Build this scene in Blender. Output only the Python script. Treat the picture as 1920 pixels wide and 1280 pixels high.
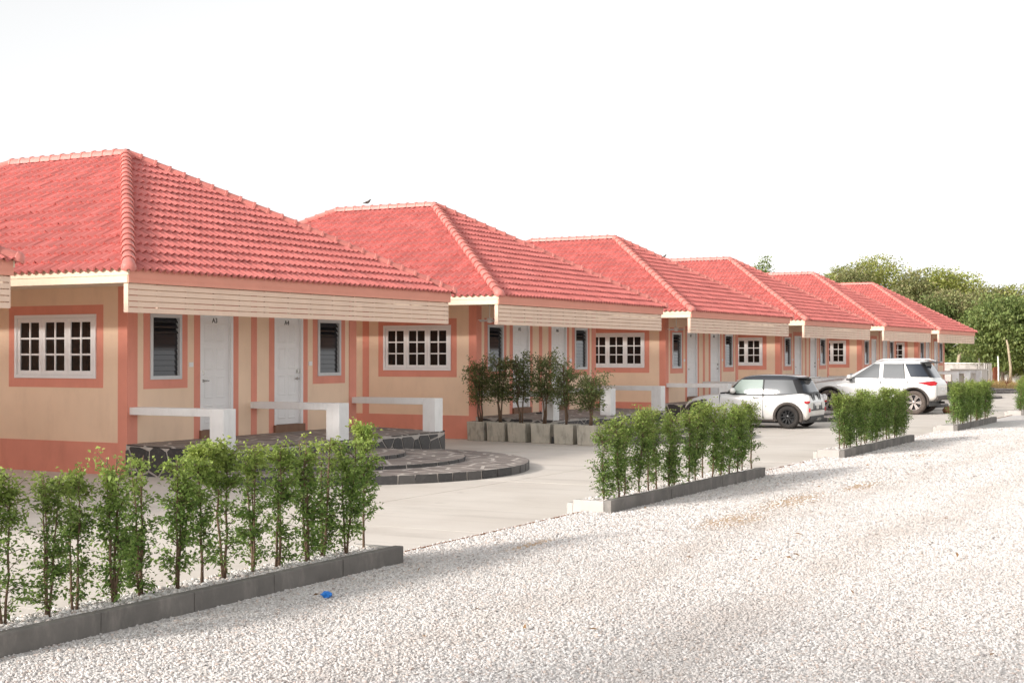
import bpy, bmesh, math, random
import numpy as np
from mathutils import Vector, Matrix

# ------------------------------------------------------------------ scene, camera, sky, sun, exposure
for o in list(bpy.data.objects):
    bpy.data.objects.remove(o, do_unlink=True)
sc = bpy.context.scene
COL = sc.collection
R = math.radians

cam_d = bpy.data.cameras.new('camera')
cam = bpy.data.objects.new('camera', cam_d)
COL.objects.link(cam)
cam_d.sensor_width = 36.0
cam_d.lens = 2645.0 / 1920.0 * 36.0
cam_d.clip_start = 0.1
cam_d.clip_end = 3000.0
CAM = Vector((-16.88, -16.25, 1.87))
cam.location = CAM
cam.rotation_euler = (R(90.527), R(0.02), R(-61.345))
sc.camera = cam

SUN_EL, SUN_AZ = R(22.0), R(22.0)         # low hazy sun to the left, behind the line of the house fronts
to_sun = Vector((-math.cos(SUN_EL) * math.cos(SUN_AZ), math.cos(SUN_EL) * math.sin(SUN_AZ), math.sin(SUN_EL)))
world = bpy.data.worlds.new('World')
sc.world = world
world.use_nodes = True
wn = world.node_tree
for n in list(wn.nodes):
    wn.nodes.remove(n)
sky = wn.nodes.new('ShaderNodeTexSky')
sky.sky_type = 'NISHITA'
sky.sun_disc = False
sky.sun_elevation = SUN_EL
sky.sun_rotation = math.atan2(to_sun.x, to_sun.y)
sky.air_density = 1.0
sky.dust_density = 1.7
sky.ozone_density = 1.0
hsv = wn.nodes.new('ShaderNodeHueSaturation')     # thick pale haze: hardly any colour left in the sky
hsv.inputs['Saturation'].default_value = 0.04
bg = wn.nodes.new('ShaderNodeBackground')
bg.inputs['Strength'].default_value = 0.118
wo = wn.nodes.new('ShaderNodeOutputWorld')
wn.links.new(sky.outputs[0], hsv.inputs['Color'])
wn.links.new(hsv.outputs[0], bg.inputs[0])
wn.links.new(bg.outputs[0], wo.inputs[0])

sl = bpy.data.lights.new('sun', 'SUN')
sl.energy = 1.7
sl.angle = R(6.0)
sl.color = (1.0, 0.93, 0.85)
so = bpy.data.objects.new('sun', sl)
COL.objects.link(so)
so.rotation_euler = to_sun.to_track_quat('Z', 'Y').to_euler()

sc.view_settings.view_transform = 'Standard'
sc.view_settings.look = 'None'
sc.view_settings.exposure = 1.1
sc.view_settings.gamma = 1.0
sc.view_settings.use_curve_mapping = False
sc.render.engine = 'CYCLES'
sc.cycles.max_bounces = 6

# ------------------------------------------------------------------ materials
MATS = {}


def new_mat(name):
    m = bpy.data.materials.new(name)
    m.use_nodes = True
    nt = m.node_tree
    for n in list(nt.nodes):
        nt.nodes.remove(n)
    out = nt.nodes.new('ShaderNodeOutputMaterial')
    b = nt.nodes.new('ShaderNodeBsdfPrincipled')
    nt.links.new(b.outputs[0], out.inputs[0])
    MATS[name] = m
    return m, nt, b, out


def node(nt, t, **kw):
    n = nt.nodes.new(t)
    for k, v in kw.items():
        if k in n.inputs:
            n.inputs[k].default_value = v
        else:
            setattr(n, k, v)
    return n


def c4(c):
    return (c[0], c[1], c[2], 1.0)


def mixc(nt, a, b, fac, blend='MIX'):
    n = nt.nodes.new('ShaderNodeMix')
    n.data_type = 'RGBA'
    n.blend_type = blend
    for sock, val in ((n.inputs[6], a), (n.inputs[7], b)):
        if isinstance(val, tuple):
            sock.default_value = c4(val)
        else:
            nt.links.new(val, sock)
    if isinstance(fac, (int, float)):
        n.inputs[0].default_value = fac
    else:
        nt.links.new(fac, n.inputs[0])
    return n.outputs[2]


def ramp(nt, src, lo, hi, a=0.0, b=1.0):
    n = nt.nodes.new('ShaderNodeMapRange')
    n.inputs['From Min'].default_value = lo
    n.inputs['From Max'].default_value = hi
    n.inputs['To Min'].default_value = a
    n.inputs['To Max'].default_value = b
    nt.links.new(src, n.inputs['Value'])
    return n.outputs[0]


def noise(nt, scale, detail=4.0, rough=0.55, coord='Object', sx=None):
    tc = nt.nodes.new('ShaderNodeTexCoord')
    if coord == 'World':
        src = nt.nodes.new('ShaderNodeNewGeometry').outputs['Position']
    else:
        src = tc.outputs[coord]
    if sx:
        mp = nt.nodes.new('ShaderNodeMapping')
        mp.inputs['Scale'].default_value = sx
        nt.links.new(src, mp.inputs[0])
        src = mp.outputs[0]
    n = nt.nodes.new('ShaderNodeTexNoise')
    n.inputs['Scale'].default_value = scale
    n.inputs['Detail'].default_value = detail
    n.inputs['Roughness'].default_value = rough
    nt.links.new(src, n.inputs['Vector'])
    return n.outputs['Fac']


def bump(nt, b, h, strength=0.3, dist=0.01):
    n = nt.nodes.new('ShaderNodeBump')
    n.inputs['Strength'].default_value = strength
    n.inputs['Distance'].default_value = dist
    nt.links.new(h, n.inputs['Height'])
    nt.links.new(n.outputs[0], b.inputs['Normal'])


def geo_pos(nt):
    return nt.nodes.new('ShaderNodeNewGeometry').outputs['Position']


def paint(name, col, rough=0.6, var=0.12, scale=3.0, dirt=None, dirt_amt=0.0, spec=0.3, fine=0.25):
    """painted or plain surface with soft blotches, fine grain and optional dirt"""
    m, nt, b, out = new_mat(name)
    n1 = noise(nt, scale, 5, 0.6, 'World')
    dark = tuple(x * (1 - var) for x in col)
    lite = tuple(min(1, x * (1 + var * 0.7)) for x in col)
    c = mixc(nt, dark, lite, ramp(nt, n1, 0.3, 0.7))
    if dirt is not None:
        n2 = noise(nt, scale * 2.3, 8, 0.68, 'World', sx=(1, 1, 0.35))
        c = mixc(nt, c, dirt, ramp(nt, n2, 0.5, 0.75, 0, dirt_amt))
    nt.links.new(c, b.inputs['Base Color'])
    b.inputs['Roughness'].default_value = rough
    b.inputs['Specular IOR Level'].default_value = spec
    n3 = noise(nt, 60, 4, 0.6, 'World')
    bump(nt, b, n3, fine, 0.004)
    return m


def tile_mat(name, col, chalk):
    m, nt, b, out = new_mat(name)
    oi = nt.nodes.new('ShaderNodeObjectInfo')
    gi = nt.nodes.new('ShaderNodeNewGeometry')
    ad = nt.nodes.new('ShaderNodeMath')
    ad.operation = 'FRACT'
    s = nt.nodes.new('ShaderNodeMath')
    s.operation = 'ADD'
    nt.links.new(oi.outputs['Random'], s.inputs[0])
    nt.links.new(gi.outputs['Random Per Island'], s.inputs[1])
    nt.links.new(s.outputs[0], ad.inputs[0])
    c = mixc(nt, tuple(x * 0.86 for x in col), tuple(min(1, x * 1.10) for x in col), ad.outputs[0])
    n2 = noise(nt, 1.1, 6, 0.7, 'World')
    c = mixc(nt, c, chalk, ramp(nt, n2, 0.55, 0.8, 0, 0.30))
    n4 = noise(nt, 22, 5, 0.7, 'World')
    c = mixc(nt, c, tuple(x * 0.55 for x in col), ramp(nt, n4, 0.56, 0.8, 0, 0.2))
    nt.links.new(c, b.inputs['Base Color'])
    b.inputs['Roughness'].default_value = 0.48
    b.inputs['Specular IOR Level'].default_value = 0.4
    bump(nt, b, noise(nt, 90, 3, 0.6, 'World'), 0.25, 0.003)
    return m


paint('wall_cream', (0.92, 0.68, 0.50), 0.75, 0.05, 1.2, (0.60, 0.41, 0.29), 0.24)
paint('paint_salmon', (0.80, 0.32, 0.235), 0.7, 0.06, 1.5, (0.52, 0.20, 0.14), 0.28)
paint('fascia_salmon', (0.80, 0.35, 0.26), 0.65, 0.05, 1.5)
paint('fascia_cream', (0.86, 0.70, 0.53), 0.6, 0.04, 2.0)
paint('slat_cream', (0.86, 0.645, 0.51), 0.6, 0.05, 2.5, (0.6, 0.42, 0.3), 0.15)
paint('soffit', (0.80, 0.68, 0.55), 0.8, 0.05, 2.0)
paint('white_frame', (0.88, 0.87, 0.87), 0.45, 0.03, 4.0)
paint('white_door', (0.87, 0.86, 0.86), 0.5, 0.03, 4.0)
paint('white_post', (0.87, 0.86, 0.85), 0.65, 0.05, 3.0, (0.5, 0.48, 0.45), 0.3)
paint('sill_brown', (0.25, 0.14, 0.09), 0.6, 0.1, 8.0)
paint('aluminium', (0.62, 0.63, 0.64), 0.35, 0.05, 5.0)
paint('kerb', (0.20, 0.185, 0.17), 0.9, 0.25, 2.5, (0.42, 0.38, 0.34), 0.5, fine=0.5)
paint('kerb_end', (0.46, 0.43, 0.40), 0.9, 0.12, 2.5, (0.35, 0.32, 0.3), 0.35, fine=0.5)
paint('planter_concrete', (0.47, 0.43, 0.36), 0.92, 0.16, 4.0, (0.12, 0.115, 0.10), 0.75, fine=0.6)
paint('mortar', (0.52, 0.47, 0.43), 0.9, 0.1, 8.0)
paint('soil', (0.10, 0.075, 0.055), 0.95, 0.3, 20.0)
paint('bark', (0.16, 0.105, 0.07), 0.9, 0.3, 30.0, fine=0.8)
paint('bark_pale', (0.42, 0.34, 0.24), 0.9, 0.2, 6.0, fine=0.6)
paint('bark_grey', (0.20, 0.16, 0.13), 0.9, 0.25, 5.0, fine=0.6)
paint('wall_grey', (0.46, 0.43, 0.41), 0.9, 0.2, 1.5, (0.17, 0.16, 0.15), 0.7)
paint('wall_white', (0.80, 0.77, 0.73), 0.85, 0.06, 1.0, (0.5, 0.46, 0.42), 0.3)
paint('rust', (0.26, 0.09, 0.05), 0.9, 0.2, 4.0)
paint('rubber', (0.035, 0.031, 0.029), 0.8, 0.2, 8.0)
paint('rubber_dusty', (0.11, 0.088, 0.075), 0.85, 0.25, 8.0)
paint('black_plastic', (0.03, 0.03, 0.032), 0.5, 0.1, 8.0)
paint('arch_plastic', (0.075, 0.062, 0.055), 0.6, 0.1, 8.0)
paint('black_metal', (0.02, 0.02, 0.022), 0.3, 0.1, 8.0)
paint('blue_plastic', (0.03, 0.20, 0.62), 0.4, 0.1, 20.0)
paint('brown_block', (0.30, 0.15, 0.08), 0.9, 0.3, 20.0)
paint('feather', (0.09, 0.075, 0.065), 0.8, 0.3, 30.0)
paint('dry_leaf', (0.26, 0.15, 0.07), 0.8, 0.3, 30.0)
tile_mat('roof_tile', (0.61, 0.182, 0.162), (0.66, 0.33, 0.31))
tile_mat('ridge_cap', (0.66, 0.225, 0.19), (0.66, 0.42, 0.38))


def simple(name, col, rough, metallic=0.0, spec=0.5, coat=0.0):
    m, nt, b, out = new_mat(name)
    b.inputs['Base Color'].default_value = c4(col)
    b.inputs['Roughness'].default_value = rough
    b.inputs['Metallic'].default_value = metallic
    b.inputs['Specular IOR Level'].default_value = spec
    b.inputs['Coat Weight'].default_value = coat
    return m


simple('pane', (0.012, 0.010, 0.010), 0.06, spec=0.28)
simple('louvre_glass', (0.030, 0.030, 0.034), 0.10, spec=0.55)
simple('room_dark', (0.01, 0.009, 0.009), 0.9)
simple('chrome', (0.55, 0.54, 0.52), 0.25, 1.0)
simple('rim_dark', (0.015, 0.015, 0.016), 0.3, 0.3)
simple('rim_silver', (0.34, 0.30, 0.28), 0.32, 0.8)
simple('tail_red', (0.42, 0.012, 0.02), 0.15, coat=0.5)
simple('lamp_clear', (0.75, 0.73, 0.72), 0.1, coat=0.6)
simple('ink', (0.02, 0.02, 0.02), 0.5)


def car_paint(name, col, dusty):
    m, nt, b, out = new_mat(name)
    z = nt.nodes.new('ShaderNodeTexCoord').outputs['Object']
    sep = nt.nodes.new('ShaderNodeSeparateXYZ')
    nt.links.new(z, sep.inputs[0])
    n = noise(nt, 2.5, 6, 0.6, 'Object')
    d = nt.nodes.new('ShaderNodeMath')
    d.operation = 'MULTIPLY'
    nt.links.new(ramp(nt, sep.outputs[2], 0.75, 0.2), d.inputs[0])
    nt.links.new(ramp(nt, n, 0.35, 0.7), d.inputs[1])
    c = mixc(nt, col, dusty, d.outputs[0])          # road dust thrown up along the sills
    nt.links.new(c, b.inputs['Base Color'])
    b.inputs['Roughness'].default_value = 0.32
    b.inputs['Coat Weight'].default_value = 0.6
    b.inputs['Coat Roughness'].default_value = 0.06
    return m


car_paint('car_white', (0.72, 0.71, 0.695), (0.55, 0.49, 0.42))
car_paint('car_silver', (0.36, 0.36, 0.37), (0.4, 0.36, 0.31))
simple('car_roof_black', (0.03, 0.032, 0.04), 0.22, coat=0.7)


def glass_mat(name, col, refl):
    m, nt, b, out = new_mat(name)
    b.inputs['Base Color'].default_value = c4(col)
    b.inputs['Roughness'].default_value = 0.05
    b.inputs['Specular IOR Level'].default_value = refl
    b.inputs['Coat Weight'].default_value = 0.6 if refl > 0.5 else 0.0
    b.inputs['Coat Roughness'].default_value = 0.02
    return m


glass_mat('car_glass', (0.13, 0.135, 0.14), 0.4)
glass_mat('car_glass_light', (0.30, 0.36, 0.33), 0.35)
glass_mat('car_glass_dark', (0.035, 0.042, 0.055), 0.35)


def stone_mat(name, a, bcol):
    m, nt, b, out = new_mat(name)
    gi = nt.nodes.new('ShaderNodeNewGeometry')
    oi = nt.nodes.new('ShaderNodeObjectInfo')
    s = nt.nodes.new('ShaderNodeMath')
    s.operation = 'ADD'
    f = nt.nodes.new('ShaderNodeMath')
    f.operation = 'FRACT'
    nt.links.new(gi.outputs['Random Per Island'], s.inputs[0])
    nt.links.new(oi.outputs['Random'], s.inputs[1])
    nt.links.new(s.outputs[0], f.inputs[0])
    c = mixc(nt, a, bcol, f.outputs[0])
    n = noise(nt, 14, 6, 0.65, 'World')
    c = mixc(nt, c, tuple(x * 1.5 for x in bcol), ramp(nt, n, 0.5, 0.8, 0, 0.5))
    nt.links.new(c, b.inputs['Base Color'])
    b.inputs['Roughness'].default_value = 0.62
    bump(nt, b, n, 0.5, 0.01)
    return m


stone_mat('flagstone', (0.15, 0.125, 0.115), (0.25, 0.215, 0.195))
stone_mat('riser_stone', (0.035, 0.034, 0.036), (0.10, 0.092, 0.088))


def leaf_mat(name, cols, top=None, ztop=(0.6, 1.2), trans=0.42):
    m, nt, b, out = new_mat(name)
    nt.nodes.remove(b)
    gi = nt.nodes.new('ShaderNodeNewGeometry')
    oi = nt.nodes.new('ShaderNodeObjectInfo')
    cr = nt.nodes.new('ShaderNodeValToRGB')
    el = cr.color_ramp.elements
    while len(el) < len(cols):
        el.new(0.5)
    for i, cc in enumerate(cols):
        el[i].position = i / max(1, len(cols) - 1)
        el[i].color = c4(cc)
    nt.links.new(gi.outputs['Random Per Island'], cr.inputs[0])
    c = cr.outputs[0]
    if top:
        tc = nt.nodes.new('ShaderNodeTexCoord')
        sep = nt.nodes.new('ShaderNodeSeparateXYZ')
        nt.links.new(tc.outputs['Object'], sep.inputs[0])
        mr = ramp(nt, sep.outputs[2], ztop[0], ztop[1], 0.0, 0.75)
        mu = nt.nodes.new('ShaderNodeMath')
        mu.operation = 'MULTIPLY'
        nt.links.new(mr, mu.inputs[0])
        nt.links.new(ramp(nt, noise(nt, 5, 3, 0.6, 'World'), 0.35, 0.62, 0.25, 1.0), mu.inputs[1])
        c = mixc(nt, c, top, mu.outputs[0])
    hv = nt.nodes.new('ShaderNodeHueSaturation')
    nt.links.new(ramp(nt, oi.outputs['Random'], 0, 1, 0.85, 1.15), hv.inputs['Value'])
    nt.links.new(c, hv.inputs['Color'])
    c = hv.outputs[0]
    d = nt.nodes.new('ShaderNodeBsdfPrincipled')
    d.inputs['Roughness'].default_value = 0.5
    d.inputs['Specular IOR Level'].default_value = 0.35
    nt.links.new(c, d.inputs['Base Color'])
    t = nt.nodes.new('ShaderNodeBsdfTranslucent')
    nt.links.new(c, t.inputs[0])
    mx = nt.nodes.new('ShaderNodeMixShader')
    mx.inputs[0].default_value = trans
    nt.links.new(d.outputs[0], mx.inputs[1])
    nt.links.new(t.outputs[0], mx.inputs[2])
    nt.links.new(mx.outputs[0], out.inputs[0])
    return m


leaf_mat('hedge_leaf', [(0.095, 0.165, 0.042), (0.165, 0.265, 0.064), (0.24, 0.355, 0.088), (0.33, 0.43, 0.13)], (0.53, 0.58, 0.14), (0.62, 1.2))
leaf_mat('pot_leaf', [(0.09, 0.135, 0.045), (0.155, 0.205, 0.07), (0.21, 0.25, 0.09), (0.27, 0.25, 0.12)])
leaf_mat('tree_leaf_yellow', [(0.30, 0.34, 0.10), (0.41, 0.46, 0.125), (0.50, 0.52, 0.15), (0.43, 0.38, 0.18)])  # tree leaf colours are lightened in place of distance haze
leaf_mat('tree_leaf_olive', [(0.21, 0.24, 0.105), (0.30, 0.325, 0.13), (0.37, 0.36, 0.16), (0.40, 0.34, 0.19)])
leaf_mat('tree_leaf_green', [(0.14, 0.19, 0.07), (0.215, 0.28, 0.09), (0.28, 0.345, 0.115), (0.32, 0.35, 0.14)])
leaf_mat('dry_grass', [(0.40, 0.27, 0.10), (0.52, 0.36, 0.15), (0.58, 0.42, 0.20), (0.45, 0.36, 0.15)])


def concrete_yard():
    m, nt, b, out = new_mat('yard_concrete')
    n1 = noise(nt, 0.5, 6, 0.62, 'World')
    c = mixc(nt, (0.60, 0.54, 0.48), (0.71, 0.655, 0.595), ramp(nt, n1, 0.3, 0.7))
    n2 = noise(nt, 1.3, 8, 0.7, 'World', sx=(1, 0.35, 1))
    c = mixc(nt, c, (0.46, 0.41, 0.355), ramp(nt, n2, 0.52, 0.78, 0, 0.5))
    n5 = noise(nt, 0.8, 6, 0.65, 'World', sx=(2.6, 0.22, 1))       # tyre sweeps towards the parking bays
    c = mixc(nt, c, (0.42, 0.37, 0.325), ramp(nt, n5, 0.53, 0.72, 0, 0.5))
    n6 = noise(nt, 2.2, 3, 0.5, 'World')
    c = mixc(nt, c, (0.30, 0.26, 0.23), ramp(nt, n6, 0.70, 0.80, 0, 0.5))
    n3 = noise(nt, 40, 4, 0.6, 'World')
    c = mixc(nt, c, (0.75, 0.71, 0.66), ramp(nt, n3, 0.5, 0.8, 0, 0.3))
    nt.links.new(c, b.inputs['Base Color'])
    b.inputs['Roughness'].default_value = 0.85
    bump(nt, b, n3, 0.3, 0.006)


concrete_yard()


def gravel_ground():
    m, nt, b, out = new_mat('gravel_ground')
    pos = geo_pos(nt)
    vo = nt.nodes.new('ShaderNodeTexVoronoi')
    vo.inputs['Scale'].default_value = 38.0
    nt.links.new(pos, vo.inputs['Vector'])
    sep = nt.nodes.new('ShaderNodeSeparateColor')
    nt.links.new(vo.outputs['Color'], sep.inputs[0])
    c = mixc(nt, (0.57, 0.54, 0.515), (0.74, 0.71, 0.69), sep.outputs[0])
    c = mixc(nt, c, (0.46, 0.42, 0.40), ramp(nt, vo.outputs['Distance'], 0.5, 0.9, 0, 0.7))
    n1 = noise(nt, 0.35, 5, 0.6, 'World')
    c = mixc(nt, c, (0.62, 0.56, 0.51), ramp(nt, n1, 0.5, 0.72, 0, 0.5))
    # worn patches where the orange earth shows through
    sp = nt.nodes.new('ShaderNodeSeparateXYZ')
    nt.links.new(pos, sp.inputs[0])
    tot = None
    for (px, py, rx, ry) in EARTH:
        dx = nt.nodes.new('ShaderNodeMath'); dx.operation = 'SUBTRACT'; dx.inputs[1].default_value = px
        nt.links.new(sp.outputs[0], dx.inputs[0])
        dy = nt.nodes.new('ShaderNodeMath'); dy.operation = 'SUBTRACT'; dy.inputs[1].default_value = py
        nt.links.new(sp.outputs[1], dy.inputs[0])
        sx = nt.nodes.new('ShaderNodeMath'); sx.operation = 'DIVIDE'; sx.inputs[1].default_value = rx
        nt.links.new(dx.outputs[0], sx.inputs[0])
        sy = nt.nodes.new('ShaderNodeMath'); sy.operation = 'DIVIDE'; sy.inputs[1].default_value = ry
        nt.links.new(dy.outputs[0], sy.inputs[0])
        cb = nt.nodes.new('ShaderNodeCombineXYZ')
        nt.links.new(sx.outputs[0], cb.inputs[0])
        nt.links.new(sy.outputs[0], cb.inputs[1])
        ln = nt.nodes.new('ShaderNodeVectorMath'); ln.operation = 'LENGTH'
        nt.links.new(cb.outputs[0], ln.inputs[0])
        v = ramp(nt, ln.outputs['Value'], 1.1, 0.4)
        if tot is None:
            tot = v
        else:
            mxn = nt.nodes.new('ShaderNodeMath'); mxn.operation = 'MAXIMUM'
            nt.links.new(tot, mxn.inputs[0]); nt.links.new(v, mxn.inputs[1])
            tot = mxn.outputs[0]
    mm = nt.nodes.new('ShaderNodeMath'); mm.operation = 'MULTIPLY'
    nt.links.new(tot, mm.inputs[0])
    nt.links.new(ramp(nt, noise(nt, 4, 6, 0.7, 'World'), 0.30, 0.48), mm.inputs[1])
    c = mixc(nt, c, (0.56, 0.40, 0.27), mm.outputs[0])
    nt.links.new(c, b.inputs['Base Color'])
    b.inputs['Roughness'].default_value = 0.9
    bump(nt, b, vo.outputs['Distance'], 0.8, -0.02)


EARTH = [(-1.7, -10.80, 1.15, 0.42), (0.6, -10.75, 1.7, 0.36), (3.0, -11.0, 1.2, 0.25), (-4.6, -9.75, 0.7, 0.12), (9.6, -10.4, 0.8, 0.2)]
gravel_ground()


def pebble_mat():
    m, nt, b, out = new_mat('pebble')
    oi = nt.nodes.new('ShaderNodeObjectInfo')
    cr = nt.nodes.new('ShaderNodeValToRGB')
    el = cr.color_ramp.elements
    cols = [(0.0, (0.36, 0.335, 0.32)), (0.08, (0.54, 0.505, 0.485)), (0.40, (0.64, 0.61, 0.59)), (0.8, (0.71, 0.69, 0.675)), (0.93, (0.62, 0.51, 0.45)), (1.0, (0.25, 0.23, 0.225))]
    while len(el) < len(cols):
        el.new(0.5)
    for e_, (p, cc) in zip(el, cols):
        e_.position = p
        e_.color = c4(cc)
    nt.links.new(oi.outputs['Random'], cr.inputs[0])
    n = noise(nt, 3.0, 4, 0.6, 'Object')
    c = mixc(nt, cr.outputs[0], (0.62, 0.56, 0.51), ramp(nt, n, 0.5, 0.75, 0, 0.5))
    c = mixc(nt, c, (0.50, 0.455, 0.43), ramp(nt, noise(nt, 0.45, 5, 0.6, 'World'), 0.5, 0.7, 0, 0.45))   # dusty, trodden areas
    sp = nt.nodes.new('ShaderNodeSeparateXYZ')
    nt.links.new(geo_pos(nt), sp.inputs[0])
    wob = nt.nodes.new('ShaderNodeMath')
    wob.operation = 'MULTIPLY_ADD'
    wob.inputs[1].default_value = 1.6
    nt.links.new(noise(nt, 0.12, 2, 0.5, 'World'), wob.inputs[0])
    nt.links.new(sp.outputs[1], wob.inputs[2])
    for yc in (-10.6, -12.1, -14.6):                       # dusty lanes worn by tyres along the lot
        df = nt.nodes.new('ShaderNodeMath')
        df.operation = 'SUBTRACT'
        df.inputs[1].default_value = yc
        nt.links.new(wob.outputs[0], df.inputs[0])
        ab = nt.nodes.new('ShaderNodeMath')
        ab.operation = 'ABSOLUTE'
        nt.links.new(df.outputs[0], ab.inputs[0])
        mk = nt.nodes.new('ShaderNodeMath')
        mk.operation = 'MULTIPLY'
        nt.links.new(ramp(nt, ab.outputs[0], 0.42, 0.12), mk.inputs[0])
        nt.links.new(ramp(nt, noise(nt, 1.3, 4, 0.6, 'World'), 0.35, 0.65, 0.1, 0.5), mk.inputs[1])
        c = mixc(nt, c, (0.46, 0.40, 0.36), mk.outputs[0])
    nt.links.new(c, b.inputs['Base Color'])
    b.inputs['Roughness'].default_value = 0.8


pebble_mat()


def earth_mat():
    m, nt, b, out = new_mat('earth')
    c = mixc(nt, (0.40, 0.30, 0.17), (0.55, 0.43, 0.26), ramp(nt, noise(nt, 0.3, 6, 0.65, 'World'), 0.3, 0.7))
    c = mixc(nt, c, (0.16, 0.17, 0.06), ramp(nt, noise(nt, 0.09, 5, 0.6, 'World'), 0.55, 0.7, 0, 0.5))
    nt.links.new(c, b.inputs['Base Color'])
    b.inputs['Roughness'].default_value = 0.95
    bump(nt, b, noise(nt, 12, 5, 0.7, 'World'), 0.6, 0.05)


earth_mat()

# ------------------------------------------------------------------ object helpers


def link(o, parent=None):
    COL.objects.link(o)
    if parent is not None:
        o.parent = parent
    return o


def tag(o, label=None, cat=None, group=None, kind=None):
    if label:
        o['label'] = label
    if cat:
        o['category'] = cat
    if group:
        o['group'] = group
    if kind:
        o['kind'] = kind
    return o


def thing(name, label, cat, loc=(0, 0, 0), rz=0.0, group=None):
    o = bpy.data.objects.new(name, None)
    o.empty_display_size = 0.2
    link(o)
    o.location = loc
    o.rotation_euler = (0, 0, rz)
    return tag(o, label, cat, group)


def mesh_obj(name, me, parent=None):
    return link(bpy.data.objects.new(name, me), parent)


class MB:
    """collects faces for one mesh"""

    def __init__(self):
        self.v, self.f, self.mi = [], [], []

    def add(self, vs, fs, mi=0):
        b = len(self.v)
        self.v += [tuple(p) for p in vs]
        self.f += [tuple(i + b for i in q) for q in fs]
        self.mi += [mi] * len(fs)

    def box(self, x0, x1, y0, y1, z0, z1, mi=0):
        self.add([(x0, y0, z0), (x1, y0, z0), (x1, y1, z0), (x0, y1, z0), (x0, y0, z1), (x1, y0, z1), (x1, y1, z1), (x0, y1, z1)],
                 [(0, 3, 2, 1), (4, 5, 6, 7), (0, 1, 5, 4), (1, 2, 6, 5), (2, 3, 7, 6), (3, 0, 4, 7)], mi)
        return self

    def prism(self, poly, w0, w1, fn, mi=0):
        """poly in (a,b); fn(a,b,w)->xyz ; closed solid between w0 and w1"""
        n = len(poly)
        vs = [fn(a, b, w0) for a, b in poly] + [fn(a, b, w1) for a, b in poly]
        fs = [tuple(range(n))[::-1], tuple(range(n, 2 * n))] + [(i, (i + 1) % n, n + (i + 1) % n, n + i) for i in range(n)]
        self.add(vs, fs, mi)
        return self

    def tube(self, pts, rad, n=6, mi=0, cap=True):
        pts = [Vector(p) for p in pts]
        base = len(self.v)
        for i, p in enumerate(pts):
            d = (pts[min(i + 1, len(pts) - 1)] - pts[max(i - 1, 0)]).normalized()
            a = d.cross(Vector((0.31, 0.87, 0.39))).normalized()
            b = d.cross(a)
            r = rad[i] if isinstance(rad, (list, tuple)) else rad
            for k in range(n):
                t = 2 * math.pi * k / n
                self.v.append(tuple(p + a * math.cos(t) * r + b * math.sin(t) * r))
        m = len(pts)
        for i in range(m - 1):
            for k in range(n):
                self.f.append((base + i * n + k, base + i * n + (k + 1) % n, base + (i + 1) * n + (k + 1) % n, base + (i + 1) * n + k))
                self.mi.append(mi)
        if cap:
            self.f.append(tuple(base + k for k in range(n))[::-1]); self.mi.append(mi)
            self.f.append(tuple(base + (m - 1) * n + k for k in range(n))); self.mi.append(mi)
        return self

    def lathe(self, prof, n=24, axis='x', c=(0, 0, 0), mi=0, closed=False):
        """prof = list of (along axis, radius)"""
        base = len(self.v)
        for a, r in prof:
            for k in range(n):
                t = 2 * math.pi * k / n
                p = (a, r * math.cos(t), r * math.sin(t)) if axis == 'x' else ((r * math.cos(t), a, r * math.sin(t)) if axis == 'y' else (r * math.cos(t), r * math.sin(t), a))
                self.v.append((p[0] + c[0], p[1] + c[1], p[2] + c[2]))
        m = len(prof)
        for i in range(m - (0 if closed else 1)):
            j = (i + 1) % m
            for k in range(n):
                self.f.append((base + i * n + k, base + i * n + (k + 1) % n, base + j * n + (k + 1) % n, base + j * n + k))
                self.mi.append(mi)
        return self

    def mesh(self, name, mats, smooth=False, angle=None, recalc=True):
        me = bpy.data.meshes.new(name)
        me.from_pydata(self.v, [], self.f)
        if isinstance(mats, str):
            mats = [mats]
        for m in mats:
            me.materials.append(MATS[m])
        if len(mats) > 1:
            me.polygons.foreach_set('material_index', self.mi)
        if recalc:
            bm = bmesh.new()
            bm.from_mesh(me)
            bmesh.ops.recalc_face_normals(bm, faces=bm.faces)
            bm.to_mesh(me)
            bm.free()
        if smooth or angle:
            me.polygons.foreach_set('use_smooth', [True] * len(me.polygons))
            if angle:
                me.set_sharp_from_angle(angle=R(angle))
        me.update()
        return me

    def build(self, name, mats, parent=None, smooth=False, angle=None, bevel=0.0, recalc=True):
        o = mesh_obj(name, self.mesh(name, mats, smooth, angle, recalc), parent)
        if bevel:
            md = o.modifiers.new('bevel', 'BEVEL')
            md.width = bevel
            md.segments = 2
            md.limit_method = 'ANGLE'
        return o


def fast_mesh(name, verts, quads, mats, mi=None):
    """numpy arrays -> mesh of quads"""
    me = bpy.data.meshes.new(name)
    nv, nf = len(verts), len(quads)
    me.vertices.add(nv)
    me.vertices.foreach_set('co', np.asarray(verts, np.float32).ravel())
    me.loops.add(nf * 4)
    me.polygons.add(nf)
    me.loops.foreach_set('vertex_index', np.asarray(quads, np.int32).ravel())
    me.polygons.foreach_set('loop_start', np.arange(0, nf * 4, 4, dtype=np.int32))
    if isinstance(mats, str):
        mats = [mats]
    for m in mats:
        me.materials.append(MATS[m])
    if mi is not None:
        me.polygons.foreach_set('material_index', np.asarray(mi, np.int32))
    me.update(calc_edges=True)
    me.validate()
    return me


def copy_tree(o, parent=None):
    c = o.copy()
    COL.objects.link(c)
    c.parent = parent
    for ch in list(o.children):
        copy_tree(ch, c)
    return c


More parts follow.
